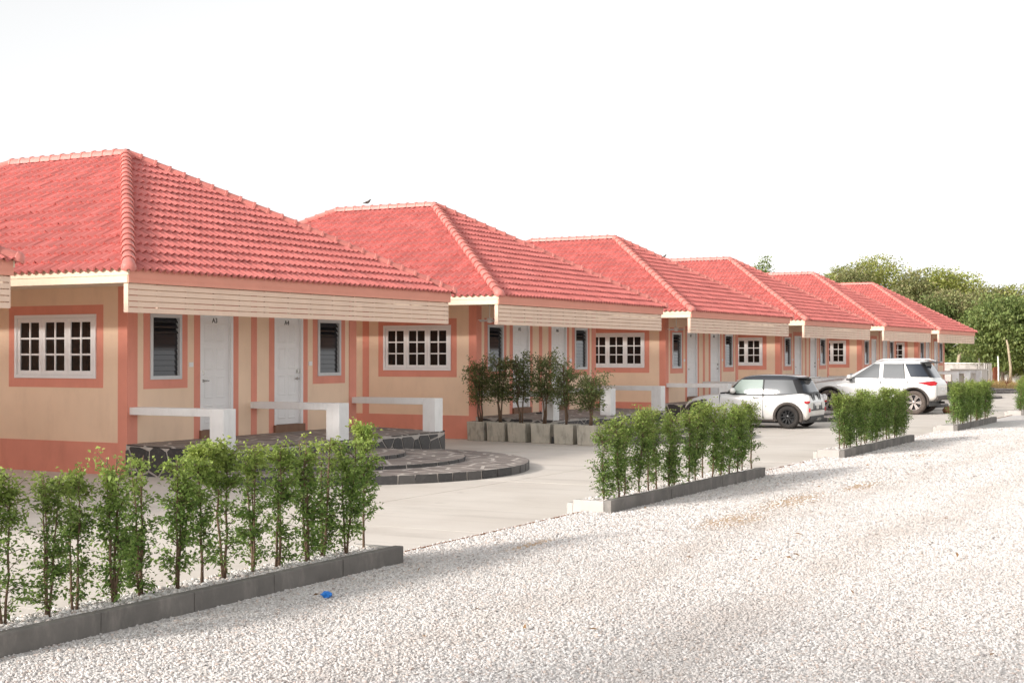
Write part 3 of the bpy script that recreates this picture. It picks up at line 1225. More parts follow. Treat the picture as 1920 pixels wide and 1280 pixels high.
porch_cells = voronoi([(PX0, -PD), (PX1, -PD), (PX1, 0.0), (PX0, 0.0)], 0.41, 3, 0.055)
porch_front = voronoi([(PX0, -0.3), (PX1, -0.3), (PX1, 0.34), (PX0, 0.34)], 0.32, 8)
porch_side = voronoi([(-PD, -0.3), (0.0, -0.3), (0.0, 0.40), (-PD, 0.40)], 0.32, 12)
STONES_P, STONES_S = [], []
for c in porch_cells:
    STONES_P.append((MB().prism(c, -0.02, 0.0012, lambda a, b, w: (a, b, zpt(a, b) + w)), 'flagstone'))
for c in porch_front:
    if max(p[1] for p in c) < YZ:
        continue
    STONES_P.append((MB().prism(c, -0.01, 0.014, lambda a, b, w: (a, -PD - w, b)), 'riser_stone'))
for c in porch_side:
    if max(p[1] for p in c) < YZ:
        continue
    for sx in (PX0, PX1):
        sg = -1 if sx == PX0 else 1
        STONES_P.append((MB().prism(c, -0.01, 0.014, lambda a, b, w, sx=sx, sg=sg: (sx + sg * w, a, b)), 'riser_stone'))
STEP_STONES = []
for si, (ra, rb_, zt) in enumerate(STEPS):
    lst = []
    for c in voronoi(half_round(ra, rb_, 28), 0.41, 20 + si, 0.058):
        cx = sum(p[0] for p in c) / len(c)
        cy = sum(p[1] for p in c) / len(c)
        if si < 2:
            na, nb2 = STEPS[si + 1][0] - 0.3, STEPS[si + 1][1] - 0.3
            if ((cx - SCX) / na) ** 2 + ((cy - SCY) / nb2) ** 2 < 1:
                continue
        lst.append((MB().prism(c, -0.02, 0.0012, lambda a, b, w, zt=zt: (a, b, zt + w)), 'flagstone'))
    r = random.Random(50 + si)
    t = math.pi
    zb = YZ if si == 0 else STEPS[si - 1][2]
    while t < 2 * math.pi - 0.02:
        sp_ = math.hypot(ra * math.sin(t + 0.05), rb_ * math.cos(t + 0.05))
        t1 = min(t + r.uniform(0.22, 0.44) / sp_, 2 * math.pi)
        g0 = 0.014 / sp_
        sk0, sk1 = r.uniform(-0.03, 0.03) / sp_, r.uniform(-0.03, 0.03) / sp_
        mb = MB()
        ns = 3
        vs = []
        for k in range(ns + 1):
            u = k / ns
            ta = (t + g0) + (t1 - t - 2 * g0) * u
            tb = (t + g0 + sk0) + (t1 - t - 2 * g0 + sk1 - sk0) * u
            for rr in (-0.02, 0.014):
                vs.append((SCX + (ra + rr) * math.cos(tb), SCY + (rb_ + rr) * math.sin(tb), zb - 0.02))
                vs.append((SCX + (ra + rr) * math.cos(ta), SCY + (rb_ + rr) * math.sin(ta), zt - 0.004))
        fs = []
        for k in range(ns):
            a, b = 4 * k, 4 * k + 4
            fs += [(a + 2, b + 2, b + 3, a + 3), (a + 1, a + 3, b + 3, b + 1), (a, b, b + 2, a + 2)]
        fs += [(0, 2, 3, 1), (4 * ns, 4 * ns + 1, 4 * ns + 3, 4 * ns + 2)]
        mb.add(vs, fs)
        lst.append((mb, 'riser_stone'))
        t = t1
    STEP_STONES.append(lst)


def _platform(mb):
    mb.add([(PX0, -PD, -0.3), (PX1, -PD, -0.3), (PX1, 0, -0.3), (PX0, 0, -0.3), (PX0, -PD, ZPF), (PX1, -PD, ZPF), (PX1, 0, ZPW), (PX0, 0, ZPW)],
           [(0, 3, 2, 1), (4, 5, 6, 7), (0, 1, 5, 4), (1, 2, 6, 5), (2, 3, 7, 6), (3, 0, 4, 7)])


plat_me = proto_mesh(_platform, 'platform', 'mortar')
STEP_ME = [proto_mesh(lambda mb, ra=ra, rb_=rb_, zt=zt: mb.prism(half_round(ra, rb_, 48), -0.3, zt, lambda a, b, w: (a, b, w)), 'step', 'mortar') for ra, rb_, zt in STEPS]
RAIL = []
for x0 in (0.04, 3.07, 6.20):
    def f(mb, x0=x0):
        mb.box(x0, x0 + 0.29, -PD + 0.30, 0.004, 0.905, 1.025)
    def g2(mb, x0=x0):
        mb.box(x0, x0 + 0.29, -PD + 0.02, -PD + 0.30, ZPF - 0.03, 1.027)
    RAIL.append((proto_mesh(f, 'beam', 'white_post'), proto_mesh(g2, 'post', 'white_post')))


def joined(lst, name):
    mb = MB()
    mats = ['flagstone', 'riser_stone']
    for m_, mt in lst:
        mb.add(m_.v, m_.f, mats.index(mt))
    return mb.mesh(name, mats)


pj_me = joined(STONES_P, 'stone_paving')
sj_me = [joined(l_, 'stone_paving') for l_ in STEP_STONES]
PLABEL = ['dark stone paved porch with rounded steps in front of doors A3 and A4',
          'stone paved porch of the second bungalow, half hidden by the potted shrubs',
          'stone porch of the third bungalow, left of the small white hatchback',
          'stone porch of the fourth bungalow, mostly hidden behind the parked cars',
          'stone porch of the fifth bungalow, behind the white SUV',
          'rounded stone steps and porch of the farthest bungalow at the right']
for i in range(6):
    p = thing('porch', PLABEL[i], 'porch', (HX[i], HY[i], HZ[i]), 0, 'stone paved porches')
    pl = put(plat_me, p)
    if i == 0:
        for m_, mt in STONES_P:
            put(m_.mesh('stone', mt), pl, name='stone')
    else:
        tag(put(pj_me, pl), kind='stuff')
    for k in range(3):
        s = put(STEP_ME[k], p, Matrix.Translation((0, 0, -0.0005 * k)))
        if i == 0:
            for m_, mt in STEP_STONES[k]:
                put(m_.mesh('stone', mt), s, name='stone')
        else:
            tag(put(sj_me[k], s), kind='stuff')
        b = put(RAIL[k][0], p, name='railing_beam')
        q = put(RAIL[k][1], p, name='railing_post')
        for o_ in (b, q):
            md = o_.modifiers.new('bevel', 'BEVEL')
            md.width = 0.008
            md.segments = 2

# ------------------------------------------------------------------ hedge beds: kerbs, gravel inside, saplings
BEDS = [(-11.75, -6.20), (-1.74, 3.92), (8.34, 13.86), (18.4, 23.8), (28.5, 33.9)]
BLAB = ['nearest low grey concrete kerb bed, at the lower left', 'second low concrete kerb bed, right of the rounded stone steps',
        'third low concrete kerb bed, in front of the two white cars', 'fourth low concrete kerb bed, right of the white SUV',
        'fifth low concrete kerb bed, at the right edge']
for i, (x0, x1) in enumerate(BEDS):
    b = thing('kerb_bed', BLAB[i], 'kerb', (0, 0, 0), 0, 'concrete kerb beds along the gravel')
    n = int(round((x1 - x0) / 1.0))
    for k in range(n):
        a0, a1 = x0 + (x1 - x0) * k / n, x0 + (x1 - x0) * (k + 1) / n
        mb = MB()
        mb.box(a0 + 0.003, a1 - 0.003, -KV - rs.uniform(0, 0.006), -KV + 0.09, -0.12, 0.148 + rs.uniform(-0.004, 0.004))
        mb.build('kerb_stone', 'kerb', b, bevel=0.008)
        mb = MB()
        mb.box(a0 + 0.003, a1 - 0.003, -KV + 0.50, -KV + 0.58, -0.12, 0.10)
        mb.build('kerb_stone', 'kerb_end', b, bevel=0.008)
    for a0, a1 in ((x0 - 0.002, x0 + 0.085), (x1 - 0.085, x1 + 0.002)):
        mb = MB()
        mb.box(a0, a1, -KV + 0.092, -KV + 0.498, -0.12, 0.142)
        mb.build('kerb_stone', 'kerb_end', b, bevel=0.008)
    mb = MB()
    mb.box(x0 + 0.086, x1 - 0.086, -KV + 0.093, -KV + 0.497, -0.1, 0.10)
    mb.build('fill', 'gravel_ground', b)


# --- leaves
def leaf_quads(base, dirs, L, w, rng, droop=0.25):
    """arrays -> verts, quads (each leaf a folded rhombus)"""
    n = len(base)
    d = dirs / (np.linalg.norm(dirs, axis=1, keepdims=True) + 1e-9)
    up = np.tile(np.array([[0, 0, 1.0]]), (n, 1)) + rng.normal(0, 0.55, (n, 3))
    side = np.cross(d, up)
    side /= (np.linalg.norm(side, axis=1, keepdims=True) + 1e-9)
    nn = np.cross(side, d)
    L = L.reshape(-1, 1)
    w = w.reshape(-1, 1)
    v0 = base
    mid = base + d * L * 0.5 + nn * L * 0.02
    v1 = mid + side * w * 0.5 + nn * w * 0.16
    v3 = mid - side * w * 0.5 + nn * w * 0.16
    v2 = base + d * L - np.array([[0, 0, 1.0]]) * L * droop
    V = np.stack([v0, v1, v2, v3], 1).reshape(-1, 3)
    Q = np.arange(n * 4).reshape(-1, 4)
    return V, Q


def sapling(seed, h=1.1, nb=44, per=24, rad=0.165, z_lo=0.08, leaf=0.038, stems=2, flat=False):
    """returns (stem mesh, foliage mesh): thin stems with leafy twigs in uneven clumps"""
    rng = np.random.default_rng(seed)
    r = random.Random(seed)
    mb = MB()
    axes = []
    for s in range(stems):
        ang = r.uniform(0, 6.28)
        lean = r.uniform(0.01, 0.05)
        hh = h * r.uniform(0.8, 0.95)
        pts, rr = [], []
        for k in range(7):
            t = k / 6
            pts.append((math.cos(ang) * (0.012 + lean * t * 1.5) + r.gauss(0, 0.006), math.sin(ang) * (0.012 + lean * t * 1.5) + r.gauss(0, 0.006), hh * t))
            rr.append(0.0115 * (1 - 0.75 * t) * r.uniform(0.9, 1.15))
        mb.tube(pts, rr, 6)
        axes.append(np.array(pts))
    clump = [(r.uniform(z_lo + 0.05, h), r.uniform(0.07, 0.16), r.uniform(0, 6.28)) for _ in range(7)]
    B, D = [], []
    for k in range(nb):
        ax = axes[k % stems]
        if r.random() < 0.6:
            cz, sd, ca = r.choice(clump)
            z = min(h, max(z_lo, r.gauss(cz, sd)))
            a = r.gauss(ca, 1.0)
        else:
            z = z_lo + (h - z_lo) * (r.random() ** (0.75 if flat else 0.85))
            a = r.uniform(0, 6.28)
        zs = z * 0.88
        p0 = np.array([np.interp(zs, ax[:, 2], ax[:, i]) for i in range(3)])
        ln = rad * r.uniform(0.45, 1.2) * (1.0 - 0.35 * (z / h) ** 3 if not flat else 1.0)
        el = r.uniform(0.1, 0.9)
        d = np.array([math.cos(a) * math.cos(el), math.sin(a) * math.cos(el), math.sin(el)])
        p1 = p0 + d * ln
        if flat and p1[2] > h:
            p1[2] = h - r.uniform(0, 0.04)
        mb.tube([p0, (p0 + p1) / 2 + rng.normal(0, 0.006, 3), p1], [0.0035, 0.0028, 0.0015], 3, cap=False)
        t = 0.15 + 0.95 * rng.random(per)
        pp = p0 + (p1 - p0) * t[:, None] + rng.normal(0, 0.022, (per, 3))
        B.append(pp)
        D.append(d * 0.7 + rng.normal(0, 0.65, (per, 3)) + np.array([0, 0, 0.05]))
    B, D = np.concatenate(B), np.concatenate(D)
    n = len(B)
    L = leaf * rng.uniform(0.6, 1.25, n)
    V, Q = leaf_quads(B, D, L, L * rng.uniform(0.45, 0.62, n), rng)
    return mb.mesh('stem', 'bark', smooth=True, recalc=False), fast_mesh('foliage', V, Q, 'hedge_leaf')


LOOSE = [sapling(100 + i, h=r_h, nb=nb_, stems=st_) for i, (r_h, nb_, st_) in enumerate([(1.06, 98, 2), (1.10, 82, 3), (1.16, 80, 3), (1.14, 88, 2), (1.12, 92, 3), (1.15, 82, 1), (1.10, 86, 2)])]
DENSE = [sapling(200 + i, h=1.10, nb=90, per=23, rad=0.15, z_lo=0.10, leaf=0.036, stems=1, flat=True) for i in range(6)]
HN = ['nearest', 'second', 'third', 'fourth', 'fifth']
rh = random.Random(77)
h1x = [-11.2, -10.85, -10.42, -10.08, -9.78, -9.45, -9.13, -8.85, -8.53, -8.22, -7.90, -7.60, -7.22, -6.97, -6.68, -6.36]
h1s = [1.0, 0.96, 0.95, 0.93, 0.98, 1.04, 1.0, 1.02, 1.0, 1.03, 1.0, 1.02, 1.03, 1.02, 1.04, 1.06]
rows = [(h1x, LOOSE), ([-1.48 + 0.325 * k for k in range(17)], DENSE), ([8.62 + 0.30 * k for k in range(18)], DENSE), ([18.7 + 0.325 * k for k in range(16)], DENSE), ([28.8 + 0.35 * k for k in range(14)], DENSE)]
for ri, (xsr, var) in enumerate(rows):
    for k, x in enumerate(xsr):
        st, fo = var[(k * 5 + ri * 2) % len(var)]
        who = ORD[k] if k < 20 else 'last'
        lab = f'{who} leafy sapling from the left end of the {HN[ri]} hedge row'
        t = thing('hedge_sapling', lab, 'shrub', (x + rh.uniform(-0.03, 0.03), (-8.98 if ri == 0 else -9.11) + rh.uniform(-0.03, 0.03), 0.095), rh.uniform(0, 6.28), f'saplings of the {HN[ri]} hedge row')
        s = h1s[k] if ri == 0 else rh.uniform(0.97, 1.05)
        t.scale = (rh.uniform(0.95, 1.12), rh.uniform(0.95, 1.12), s)
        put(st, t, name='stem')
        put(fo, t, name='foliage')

# ------------------------------------------------------------------ gravel as real pebbles (geometry nodes on a cloud of points)


def scatter(name, pts, sizes, mat, seed, flat=(0.5, 0.85), sub=2):
    me = bpy.data.meshes.new(name)
    me.vertices.add(len(pts))
    me.vertices.foreach_set('co', np.asarray(pts, np.float32).ravel())
    at = me.attributes.new('sz', 'FLOAT', 'POINT')
    at.data.foreach_set('value', np.asarray(sizes, np.float32))
    me.materials.append(MATS[mat])
    o = link(bpy.data.objects.new(name, me))
    ng = bpy.data.node_groups.new(name + '_nodes', 'GeometryNodeTree')
    ng.interface.new_socket('Geometry', in_out='INPUT', socket_type='NodeSocketGeometry')
    ng.interface.new_socket('Geometry', in_out='OUTPUT', socket_type='NodeSocketGeometry')
    N, Lk = ng.nodes, ng.links
    gi, go = N.new('NodeGroupInput'), N.new('NodeGroupOutput')
    ico = N.new('GeometryNodeMeshIcoSphere')
    ico.inputs['Radius'].default_value = 0.5
    ico.inputs['Subdivisions'].default_value = sub
    sp = N.new('GeometryNodeSetPosition')
    nz = N.new('ShaderNodeTexNoise')
    nz.inputs['Scale'].default_value = 1.6
    sb = N.new('ShaderNodeVectorMath'); sb.operation = 'SUBTRACT'
    sb.inputs[1].default_value = (0.5, 0.5, 0.5)
    ml = N.new('ShaderNodeVectorMath'); ml.operation = 'SCALE'
    ml.inputs['Scale'].default_value = 0.75
    Lk.new(nz.outputs['Color'], sb.inputs[0])
    Lk.new(sb.outputs[0], ml.inputs[0])
    Lk.new(ico.outputs['Mesh'], sp.inputs['Geometry'])
    Lk.new(ml.outputs[0], sp.inputs['Offset'])
    sm = N.new('GeometryNodeSetMaterial')
    sm.inputs['Material'].default_value = MATS[mat]
    Lk.new(sp.outputs[0], sm.inputs['Geometry'])
    iop = N.new('GeometryNodeInstanceOnPoints')
    Lk.new(gi.outputs[0], iop.inputs['Points'])
    Lk.new(sm.outputs[0], iop.inputs['Instance'])
    rv = N.new('FunctionNodeRandomValue'); rv.data_type = 'FLOAT_VECTOR'
    rv.inputs[0].default_value = (-0.5, -0.5, 0)
    rv.inputs[1].default_value = (0.5, 0.5, 6.283)
    rv.inputs['Seed'].default_value = seed
    Lk.new(rv.outputs[0], iop.inputs['Rotation'])
    rs_ = N.new('FunctionNodeRandomValue'); rs_.data_type = 'FLOAT_VECTOR'
    rs_.inputs[0].default_value = (0.7, 0.6, flat[0])
    rs_.inputs[1].default_value = (1.4, 1.2, flat[1])
    rs_.inputs['Seed'].default_value = seed + 9
    na = N.new('GeometryNodeInputNamedAttribute'); na.data_type = 'FLOAT'
    na.inputs['Name'].default_value = 'sz'
    sc_ = N.new('ShaderNodeVectorMath'); sc_.operation = 'SCALE'
    Lk.new(rs_.outputs[0], sc_.inputs[0])
    Lk.new(na.outputs['Attribute'], sc_.inputs['Scale'])
    Lk.new(sc_.outputs[0], iop.inputs['Scale'])
    Lk.new(iop.outputs[0], go.inputs[0])
    md = o.modifiers.new('scatter', 'NODES')
    md.node_group = ng
    return tag(o, kind='stuff')


rng = np.random.default_rng(5)
FW = np.array([0.8775, 0.4795])
RT = np.array([0.4795, -0.8775])


def lot_points(d0, d1, dens, size, lo=-0.42, hi=0.42):
    """points on the gravel lot between two distances from the camera, within the field of view and a margin"""
    n = int(dens * 0.5 * (hi - lo) * (d1 * d1 - d0 * d0))
    d = np.sqrt(rng.uniform(d0 * d0, d1 * d1, n))
    s = rng.uniform(lo, hi, n) * d
    xy = np.array([CAM.x, CAM.y]) + d[:, None] * FW + s[:, None] * RT
    keep = xy[:, 1] < -8.90
    for x0, x1 in BEDS:
        keep &= ~((xy[:, 0] > x0 - 0.02) & (xy[:, 0] < x1 + 0.02) & (xy[:, 1] > -KV - 0.02))
    for (ex, ey, rx, ry) in EARTH:
        q = ((xy[:, 0] - ex) / rx) ** 2 + ((xy[:, 1] - ey) / ry) ** 2
        keep &= ~((q < 1.0) & (rng.random(n) < 0.86 - 0.5 * q))
    xy = xy[keep]
    z = rng.uniform(-0.006, 0.008, len(xy))
    return np.c_[xy, z], size * rng.uniform(0.55, 1.35, len(xy))


A1, S1 = lot_points(7.3, 13.0, 4400, 0.0185, -0.39, 0.39)
A2, S2 = lot_points(13.0, 20.0, 2700, 0.0225, -0.39, 0.39)
A3, S3 = lot_points(20.0, 36.0, 900, 0.033, -0.39, 0.39)
scatter('gravel', np.concatenate([A1, A2, A3]), np.concatenate([S1, S2, S3]), 'pebble', 3)
# pebbles filling the kerb beds
bp, bs_ = [], []
for i, (x0, x1) in enumerate(BEDS[:3]):
    n = int((x1 - x0) * 0.42 * (2400 if i == 0 else 1200))
    bp.append(np.c_[rng.uniform(x0 + 0.1, x1 - 0.1, n), rng.uniform(-KV + 0.10, -KV + 0.49, n), rng.uniform(0.10, 0.125, n)])
    bs_.append((0.029 if i == 0 else 0.036) * rng.uniform(0.6, 1.4, n))
scatter('bed_gravel', np.concatenate(bp), np.concatenate(bs_), 'pebble', 21)

# ------------------------------------------------------------------ concrete planters with shrubs


def pot_shrub(seed, h, w, lean):
    rng_ = np.random.default_rng(seed)
    r = random.Random(seed)
    mb = MB()
    B, D = [], []
    for s in range(3):
        a = r.uniform(0, 6.28)
        pts = [(0.03 * math.cos(a), 0.03 * math.sin(a), 0.0)]
        for k in range(1, 7):
            t = k / 6
            pts.append((0.03 * math.cos(a) + (math.cos(a) * 0.12 + lean) * t * h * 0.5 + r.gauss(0, 0.02), (math.sin(a) * 0.16) * t * h * 0.6 + r.gauss(0, 0.02), h * 0.92 * t))
        mb.tube(pts, [0.018 * (1 - 0.8 * k / 6) + 0.003 for k in range(7)], 6)
        ax = np.array(pts)
        for k in range(32):
            z = h * r.uniform(0.34, 0.98)
            p0 = np.array([np.interp(z * 0.85, ax[:, 2], ax[:, i]) for i in range(3)])
            aa, el = r.uniform(0, 6.28), r.uniform(0.0, 1.0)
            d = np.array([math.cos(aa) * math.cos(el), math.sin(aa) * math.cos(el), math.sin(el)])
            ln = w * r.uniform(0.4, 1.1)
            p1 = p0 + d * ln
            mb.tube([p0, (p0 + p1) / 2 + rng_.normal(0, 0.015, 3), p1], [0.006, 0.004, 0.002], 3, cap=False)
            n = 24
            t = 0.3 + 0.8 * rng_.random(n)
            B.append(p0 + (p1 - p0) * t[:, None] + rng_.normal(0, 0.04, (n, 3)))
            D.append(d + rng_.normal(0, 0.7, (n, 3)))
    B, D = np.concatenate(B), np.concatenate(D)
    L = 0.062 * rng_.uniform(0.6, 1.25, len(B))
    V, Q = leaf_quads(B, D, L, L * 0.45, rng_)
    return mb.mesh('stem', 'bark', smooth=True, recalc=False), fast_mesh('foliage', V, Q, 'pot_leaf')


POTS = [(10.655, -0.405, 1.50, 0.38, -0.10, 'leftmost, darkest stained'), (10.615, -0.935, 1.58, 0.40, 0.05, 'second'), (10.555, -1.495, 1.62, 0.38, 0.02, 'third'),
        (10.495, -2.095, 1.62, 0.42, 0.0, 'fourth'), (10.415, -2.695, 1.42, 0.44, 0.06, 'fifth'), (10.315, -3.305, 1.12, 0.40, 0.15, 'sixth and last')]
for i, (x, y, h, w, lean, wh) in enumerate(POTS):
    a = 'from the left' if i else 'square concrete planter at the corner of the second bungalow'
    lab = f'{wh} {a}' if i == 0 else f'{wh} square concrete planter from the left, in front of the second bungalow'
    t = thing('planter', lab, 'planter', (x, y, YZ), rs.uniform(-0.08, 0.08), 'square concrete planters')
    q = 0.235
    mb = MB()
    mb.add([(-q * 0.93, -q * 0.93, 0), (q * 0.93, -q * 0.93, 0), (q * 0.93, q * 0.93, 0), (-q * 0.93, q * 0.93, 0),
            (-q, -q, 0.43), (q, -q, 0.43), (q, q, 0.43), (-q, q, 0.43),
            (-q + 0.04, -q + 0.04, 0.43), (q - 0.04, -q + 0.04, 0.43), (q - 0.04, q - 0.04, 0.43), (-q + 0.04, q - 0.04, 0.43),
            (-q + 0.045, -q + 0.045, 0.36), (q - 0.045, -q + 0.045, 0.36), (q - 0.045, q - 0.045, 0.36), (-q + 0.045, q - 0.045, 0.36)],
           [(0, 3, 2, 1)] + [(k, (k + 1) % 4, 4 + (k + 1) % 4, 4 + k) for k in range(4)] + [(4 + k, 4 + (k + 1) % 4, 8 + (k + 1) % 4, 8 + k) for k in range(4)]
           + [(8 + k, 8 + (k + 1) % 4, 12 + (k + 1) % 4, 12 + k) for k in range(4)])
    mb.build('pot', 'planter_concrete', t, bevel=0.018)
    mb = MB()
    mb.box(-q + 0.046, q - 0.046, -q + 0.046, q - 0.046, 0.30, 0.385)
    mb.build('soil', 'soil', t)
    st, fo = pot_shrub(300 + i, h, w, lean)
    s = thing('potted_shrub', f'{ORD[i]} potted shrub from the left, growing out of a square concrete planter', 'shrub', (x, y, YZ + 0.38), 0, 'shrubs in the concrete planters')
    put(st, s, name='stem')
    put(fo, s, name='foliage')

# ------------------------------------------------------------------ cars (nose towards the houses, +y; left side faces the camera)


def loft_body(stations, crown):
    """stations: (y, half width, z bottom, z mid, z top)"""
    mb = MB()
    ring = []
    for (y, w, zb, zm, zt) in stations:
        half = [(0.0, zb), (w * 0.80, zb), (w * 0.955, zb + 0.05), (w, zm), (w * 0.985, zm + (zt - zm) * 0.55), (w * 0.945, zt - 0.03), (w * 0.80, zt + crown * 0.45), (0.0, zt + crown)]
        full = half + [(-x, z) for x, z in half[-2:0:-1]]
        ring.append([(x, y, z) for x, z in full])
    n = len(ring[0])
    for r_ in ring:
        mb.v += r_
    for i in range(len(ring) - 1):
        for k in range(n):
            mb.f.append((i * n + k, i * n + (k + 1) % n, (i + 1) * n + (k + 1) % n, (i + 1) * n + k))
            mb.mi.append(0)
    mb.f.append(tuple(range(n))[::-1]); mb.mi.append(0)
    mb.f.append(tuple((len(ring) - 1) * n + k for k in range(n))); mb.mi.append(0)
    return mb


class Cabin:
    """greenhouse given by rings: (z, y rear, y front, half width)"""

    def __init__(self, rings, p=5.0):
        self.r = rings
        self.p = p

    def at(self, z):
        r_ = self.r
        zs = [q[0] for q in r_]
        return tuple(float(np.interp(z, zs, [q[k] for q in r_])) for k in (1, 2, 3))

    def side(self, y, z, off=0.0):
        y0, y1, b = self.at(z)
        yc, a = (y0 + y1) / 2, (y1 - y0) / 2
        t = min(1.0, abs((y - yc) / a))
        return -(b * max(0.0, 1 - t ** self.p) ** (1 / self.p) + off)

    def end(self, x, z, front, off=0.0):
        y0, y1, b = self.at(z)
        yc, a = (y0 + y1) / 2, (y1 - y0) / 2
        t = min(1.0, abs(x / b))
        q = a * max(0.0, 1 - t ** self.p) ** (1 / self.p) + off
        return yc + q if front else yc - q

    def mesh(self, z0, z1, nz, mat, name, off=0.0, close=True):
        mb = MB()
        n = 56
        rows_ = []
        for j in range(nz + 1):
            z = z0 + (z1 - z0) * j / nz
            y0, y1, b = self.at(z)
            yc, a = (y0 + y1) / 2, (y1 - y0) / 2
            a += off
            b += off
            for k in range(n):
                t = 2 * math.pi * k / n
                c, s = math.cos(t), math.sin(t)
                e = 2 / self.p
                mb.v.append((b * math.copysign(abs(s) ** e, s), yc + a * math.copysign(abs(c) ** e, c), z))
        for j in range(nz):
            for k in range(n):
                mb.f.append((j * n + k, j * n + (k + 1) % n, (j + 1) * n + (k + 1) % n, (j + 1) * n + k))
                mb.mi.append(0)
        if close:
            mb.f.append(tuple(nz * n + k for k in range(n)))
            mb.mi.append(0)
        return mb

    def side_patch(self, lo, hi, z0, z1, mirror=False, off=0.006, nu=10, nv=5):
        """lo,hi = (y at z0, y at z1) of the rear and front edges"""
        mb = MB()
        sg = -1 if mirror else 1
        for j in range(nv + 1):
            v = j / nv
            z = z0 + (z1 - z0) * v
            ya, yb = lo[0] + (lo[1] - lo[0]) * v, hi[0] + (hi[1] - hi[0]) * v
            for i in range(nu + 1):
                y = ya + (yb - ya) * i / nu
                mb.v.append((sg * self.side(y, z, off), y, z))
        for j in range(nv):
            for i in range(nu):
                a = j * (nu + 1) + i
                mb.f.append((a, a + 1, a + nu + 2, a + nu + 1))
                mb.mi.append(0)
        return mb

    def end_patch(self, front, hw0, hw1, z0, z1, off=0.006, nu=12, nv=6):
        mb = MB()
        for j in range(nv + 1):
            v = j / nv
            z = z0 + (z1 - z0) * v
            hw = hw0 + (hw1 - hw0) * v
            for i in range(nu + 1):
                x = -hw + 2 * hw * i / nu
                mb.v.append((x, self.end(x, z, front, off), z))
        for j in range(nv):
            for i in range(nu):
                a = j * (nu + 1) + i
                mb.f.append((a, a + 1, a + nu + 2, a + nu + 1))
                mb.mi.append(0)
        return mb


def carve(mb, mats, cuts, name, parent, sub=2):
    """subdivide the lofted body, cut the wheel wells, return the object"""
    o = mb.build('tmp_body', mats, None, smooth=True)
    md = o.modifiers.new('s', 'SUBSURF')
    md.levels = md.render_levels = sub
    cut_objs = []
    for (y, z, r_, hw) in cuts:
        cb = MB()
        n = 40
        for sx in (-1, 1):
            b = len(cb.v)
            for x in (sx * (hw - 0.26), sx * (hw + 0.2)):
                cb.v += [(x, y + r_ * math.cos(2 * math.pi * k / n), z + r_ * math.sin(2 * math.pi * k / n)) for k in range(n)]
            cb.f += [(b + k, b + (k + 1) % n, b + n + (k + 1) % n, b + n + k) for k in range(n)] + [tuple(b + k for k in range(n))[::-1], tuple(b + n + k for k in range(n))]
            cb.mi += [0] * (n + 2)
        c = cb.build('tmp_cut', 'black_plastic')
        cut_objs.append(c)
        m2 = o.modifiers.new('b', 'BOOLEAN')
        m2.object = c
        m2.operation = 'DIFFERENCE'
        m2.solver = 'EXACT'
    bpy.context.view_layer.update()
    me = bpy.data.meshes.new_from_object(o.evaluated_get(bpy.context.evaluated_depsgraph_get()))
    for c in cut_objs + [o]:
        bpy.data.objects.remove(c, do_unlink=True)
    me.name = name
    me.polygons.foreach_set('use_smooth', [True] * len(me.polygons))
    me.set_sharp_from_angle(angle=R(38))
    return mesh_obj(name, me, parent)


def wheel(parent, x, y, r_, wd, rim_mat, spokes, tyre_mat, sgn):
    """sgn -1: outer face towards -x"""
    t = MB()
    q = r_ - 0.115 if r_ < 0.33 else r_ - 0.135
    t.lathe([(-wd / 2, q), (-wd / 2 - 0.004, r_ - 0.05), (-wd / 2 + 0.02, r_ - 0.008), (0.0, r_), (wd / 2 - 0.02, r_ - 0.008), (wd / 2 + 0.004, r_ - 0.05), (wd / 2, q)], 40, 'x', (0, 0, 0), closed=True)
    o = t.build('wheel', tyre_mat, parent, smooth=True)
    o.location = (x, y, r_)
    rm = MB()
    f = sgn * wd / 2
    rm.lathe([(f * 0.98, q + 0.006), (f * 0.98, q - 0.012), (f * 0.55, q - 0.03), (-f * 0.2, q - 0.035)], 40, 'x')
    for k in range(spokes):
        a = 2 * math.pi * k / spokes
        for da, w_ in ((-0.09, 0.017), (0.09, 0.017)) if spokes <= 6 else ((0, 0.013),):
            c0, s0 = math.cos(a + da * 0.6), math.sin(a + da * 0.6)
            c1, s1 = math.cos(a + da * 1.5), math.sin(a + da * 1.5)
            p0 = Vector((f * 0.72, 0.03 * c0, 0.03 * s0))
            p1 = Vector((f * 0.80, (q - 0.008) * c1, (q - 0.008) * s1))
            d = (p1 - p0).normalized()
            sd = d.cross(Vector((1, 0, 0))).normalized()
            nx = Vector((sgn, 0, 0))
            vs = []
            for p, w2 in ((p0, w_ * 1.1), (p1, w_ * 1.35)):
                for e1, e2 in ((-1, -1), (1, -1), (1, 1), (-1, 1)):
                    vs.append(tuple(p + sd * w2 * e1 + nx * 0.012 * e2))
            rm.add(vs, [(0, 1, 2, 3), (4, 7, 6, 5), (0, 4, 5, 1), (1, 5, 6, 2), (2, 6, 7, 3), (3, 7, 4, 0)])
    rm.lathe([(f * 0.6, 0.05), (f * 0.9, 0.048), (f * 0.95, 0.035), (f * 0.95, 0.0005)], 16, 'x')
    rm.build('rim', rim_mat, o, angle=40)
    dk = MB()
    dk.lathe([(f * 0.25, q - 0.02), (f * 0.25, 0.0005)], 32, 'x')
    dk.build('brake_disc', 'black_metal', o)
    return o


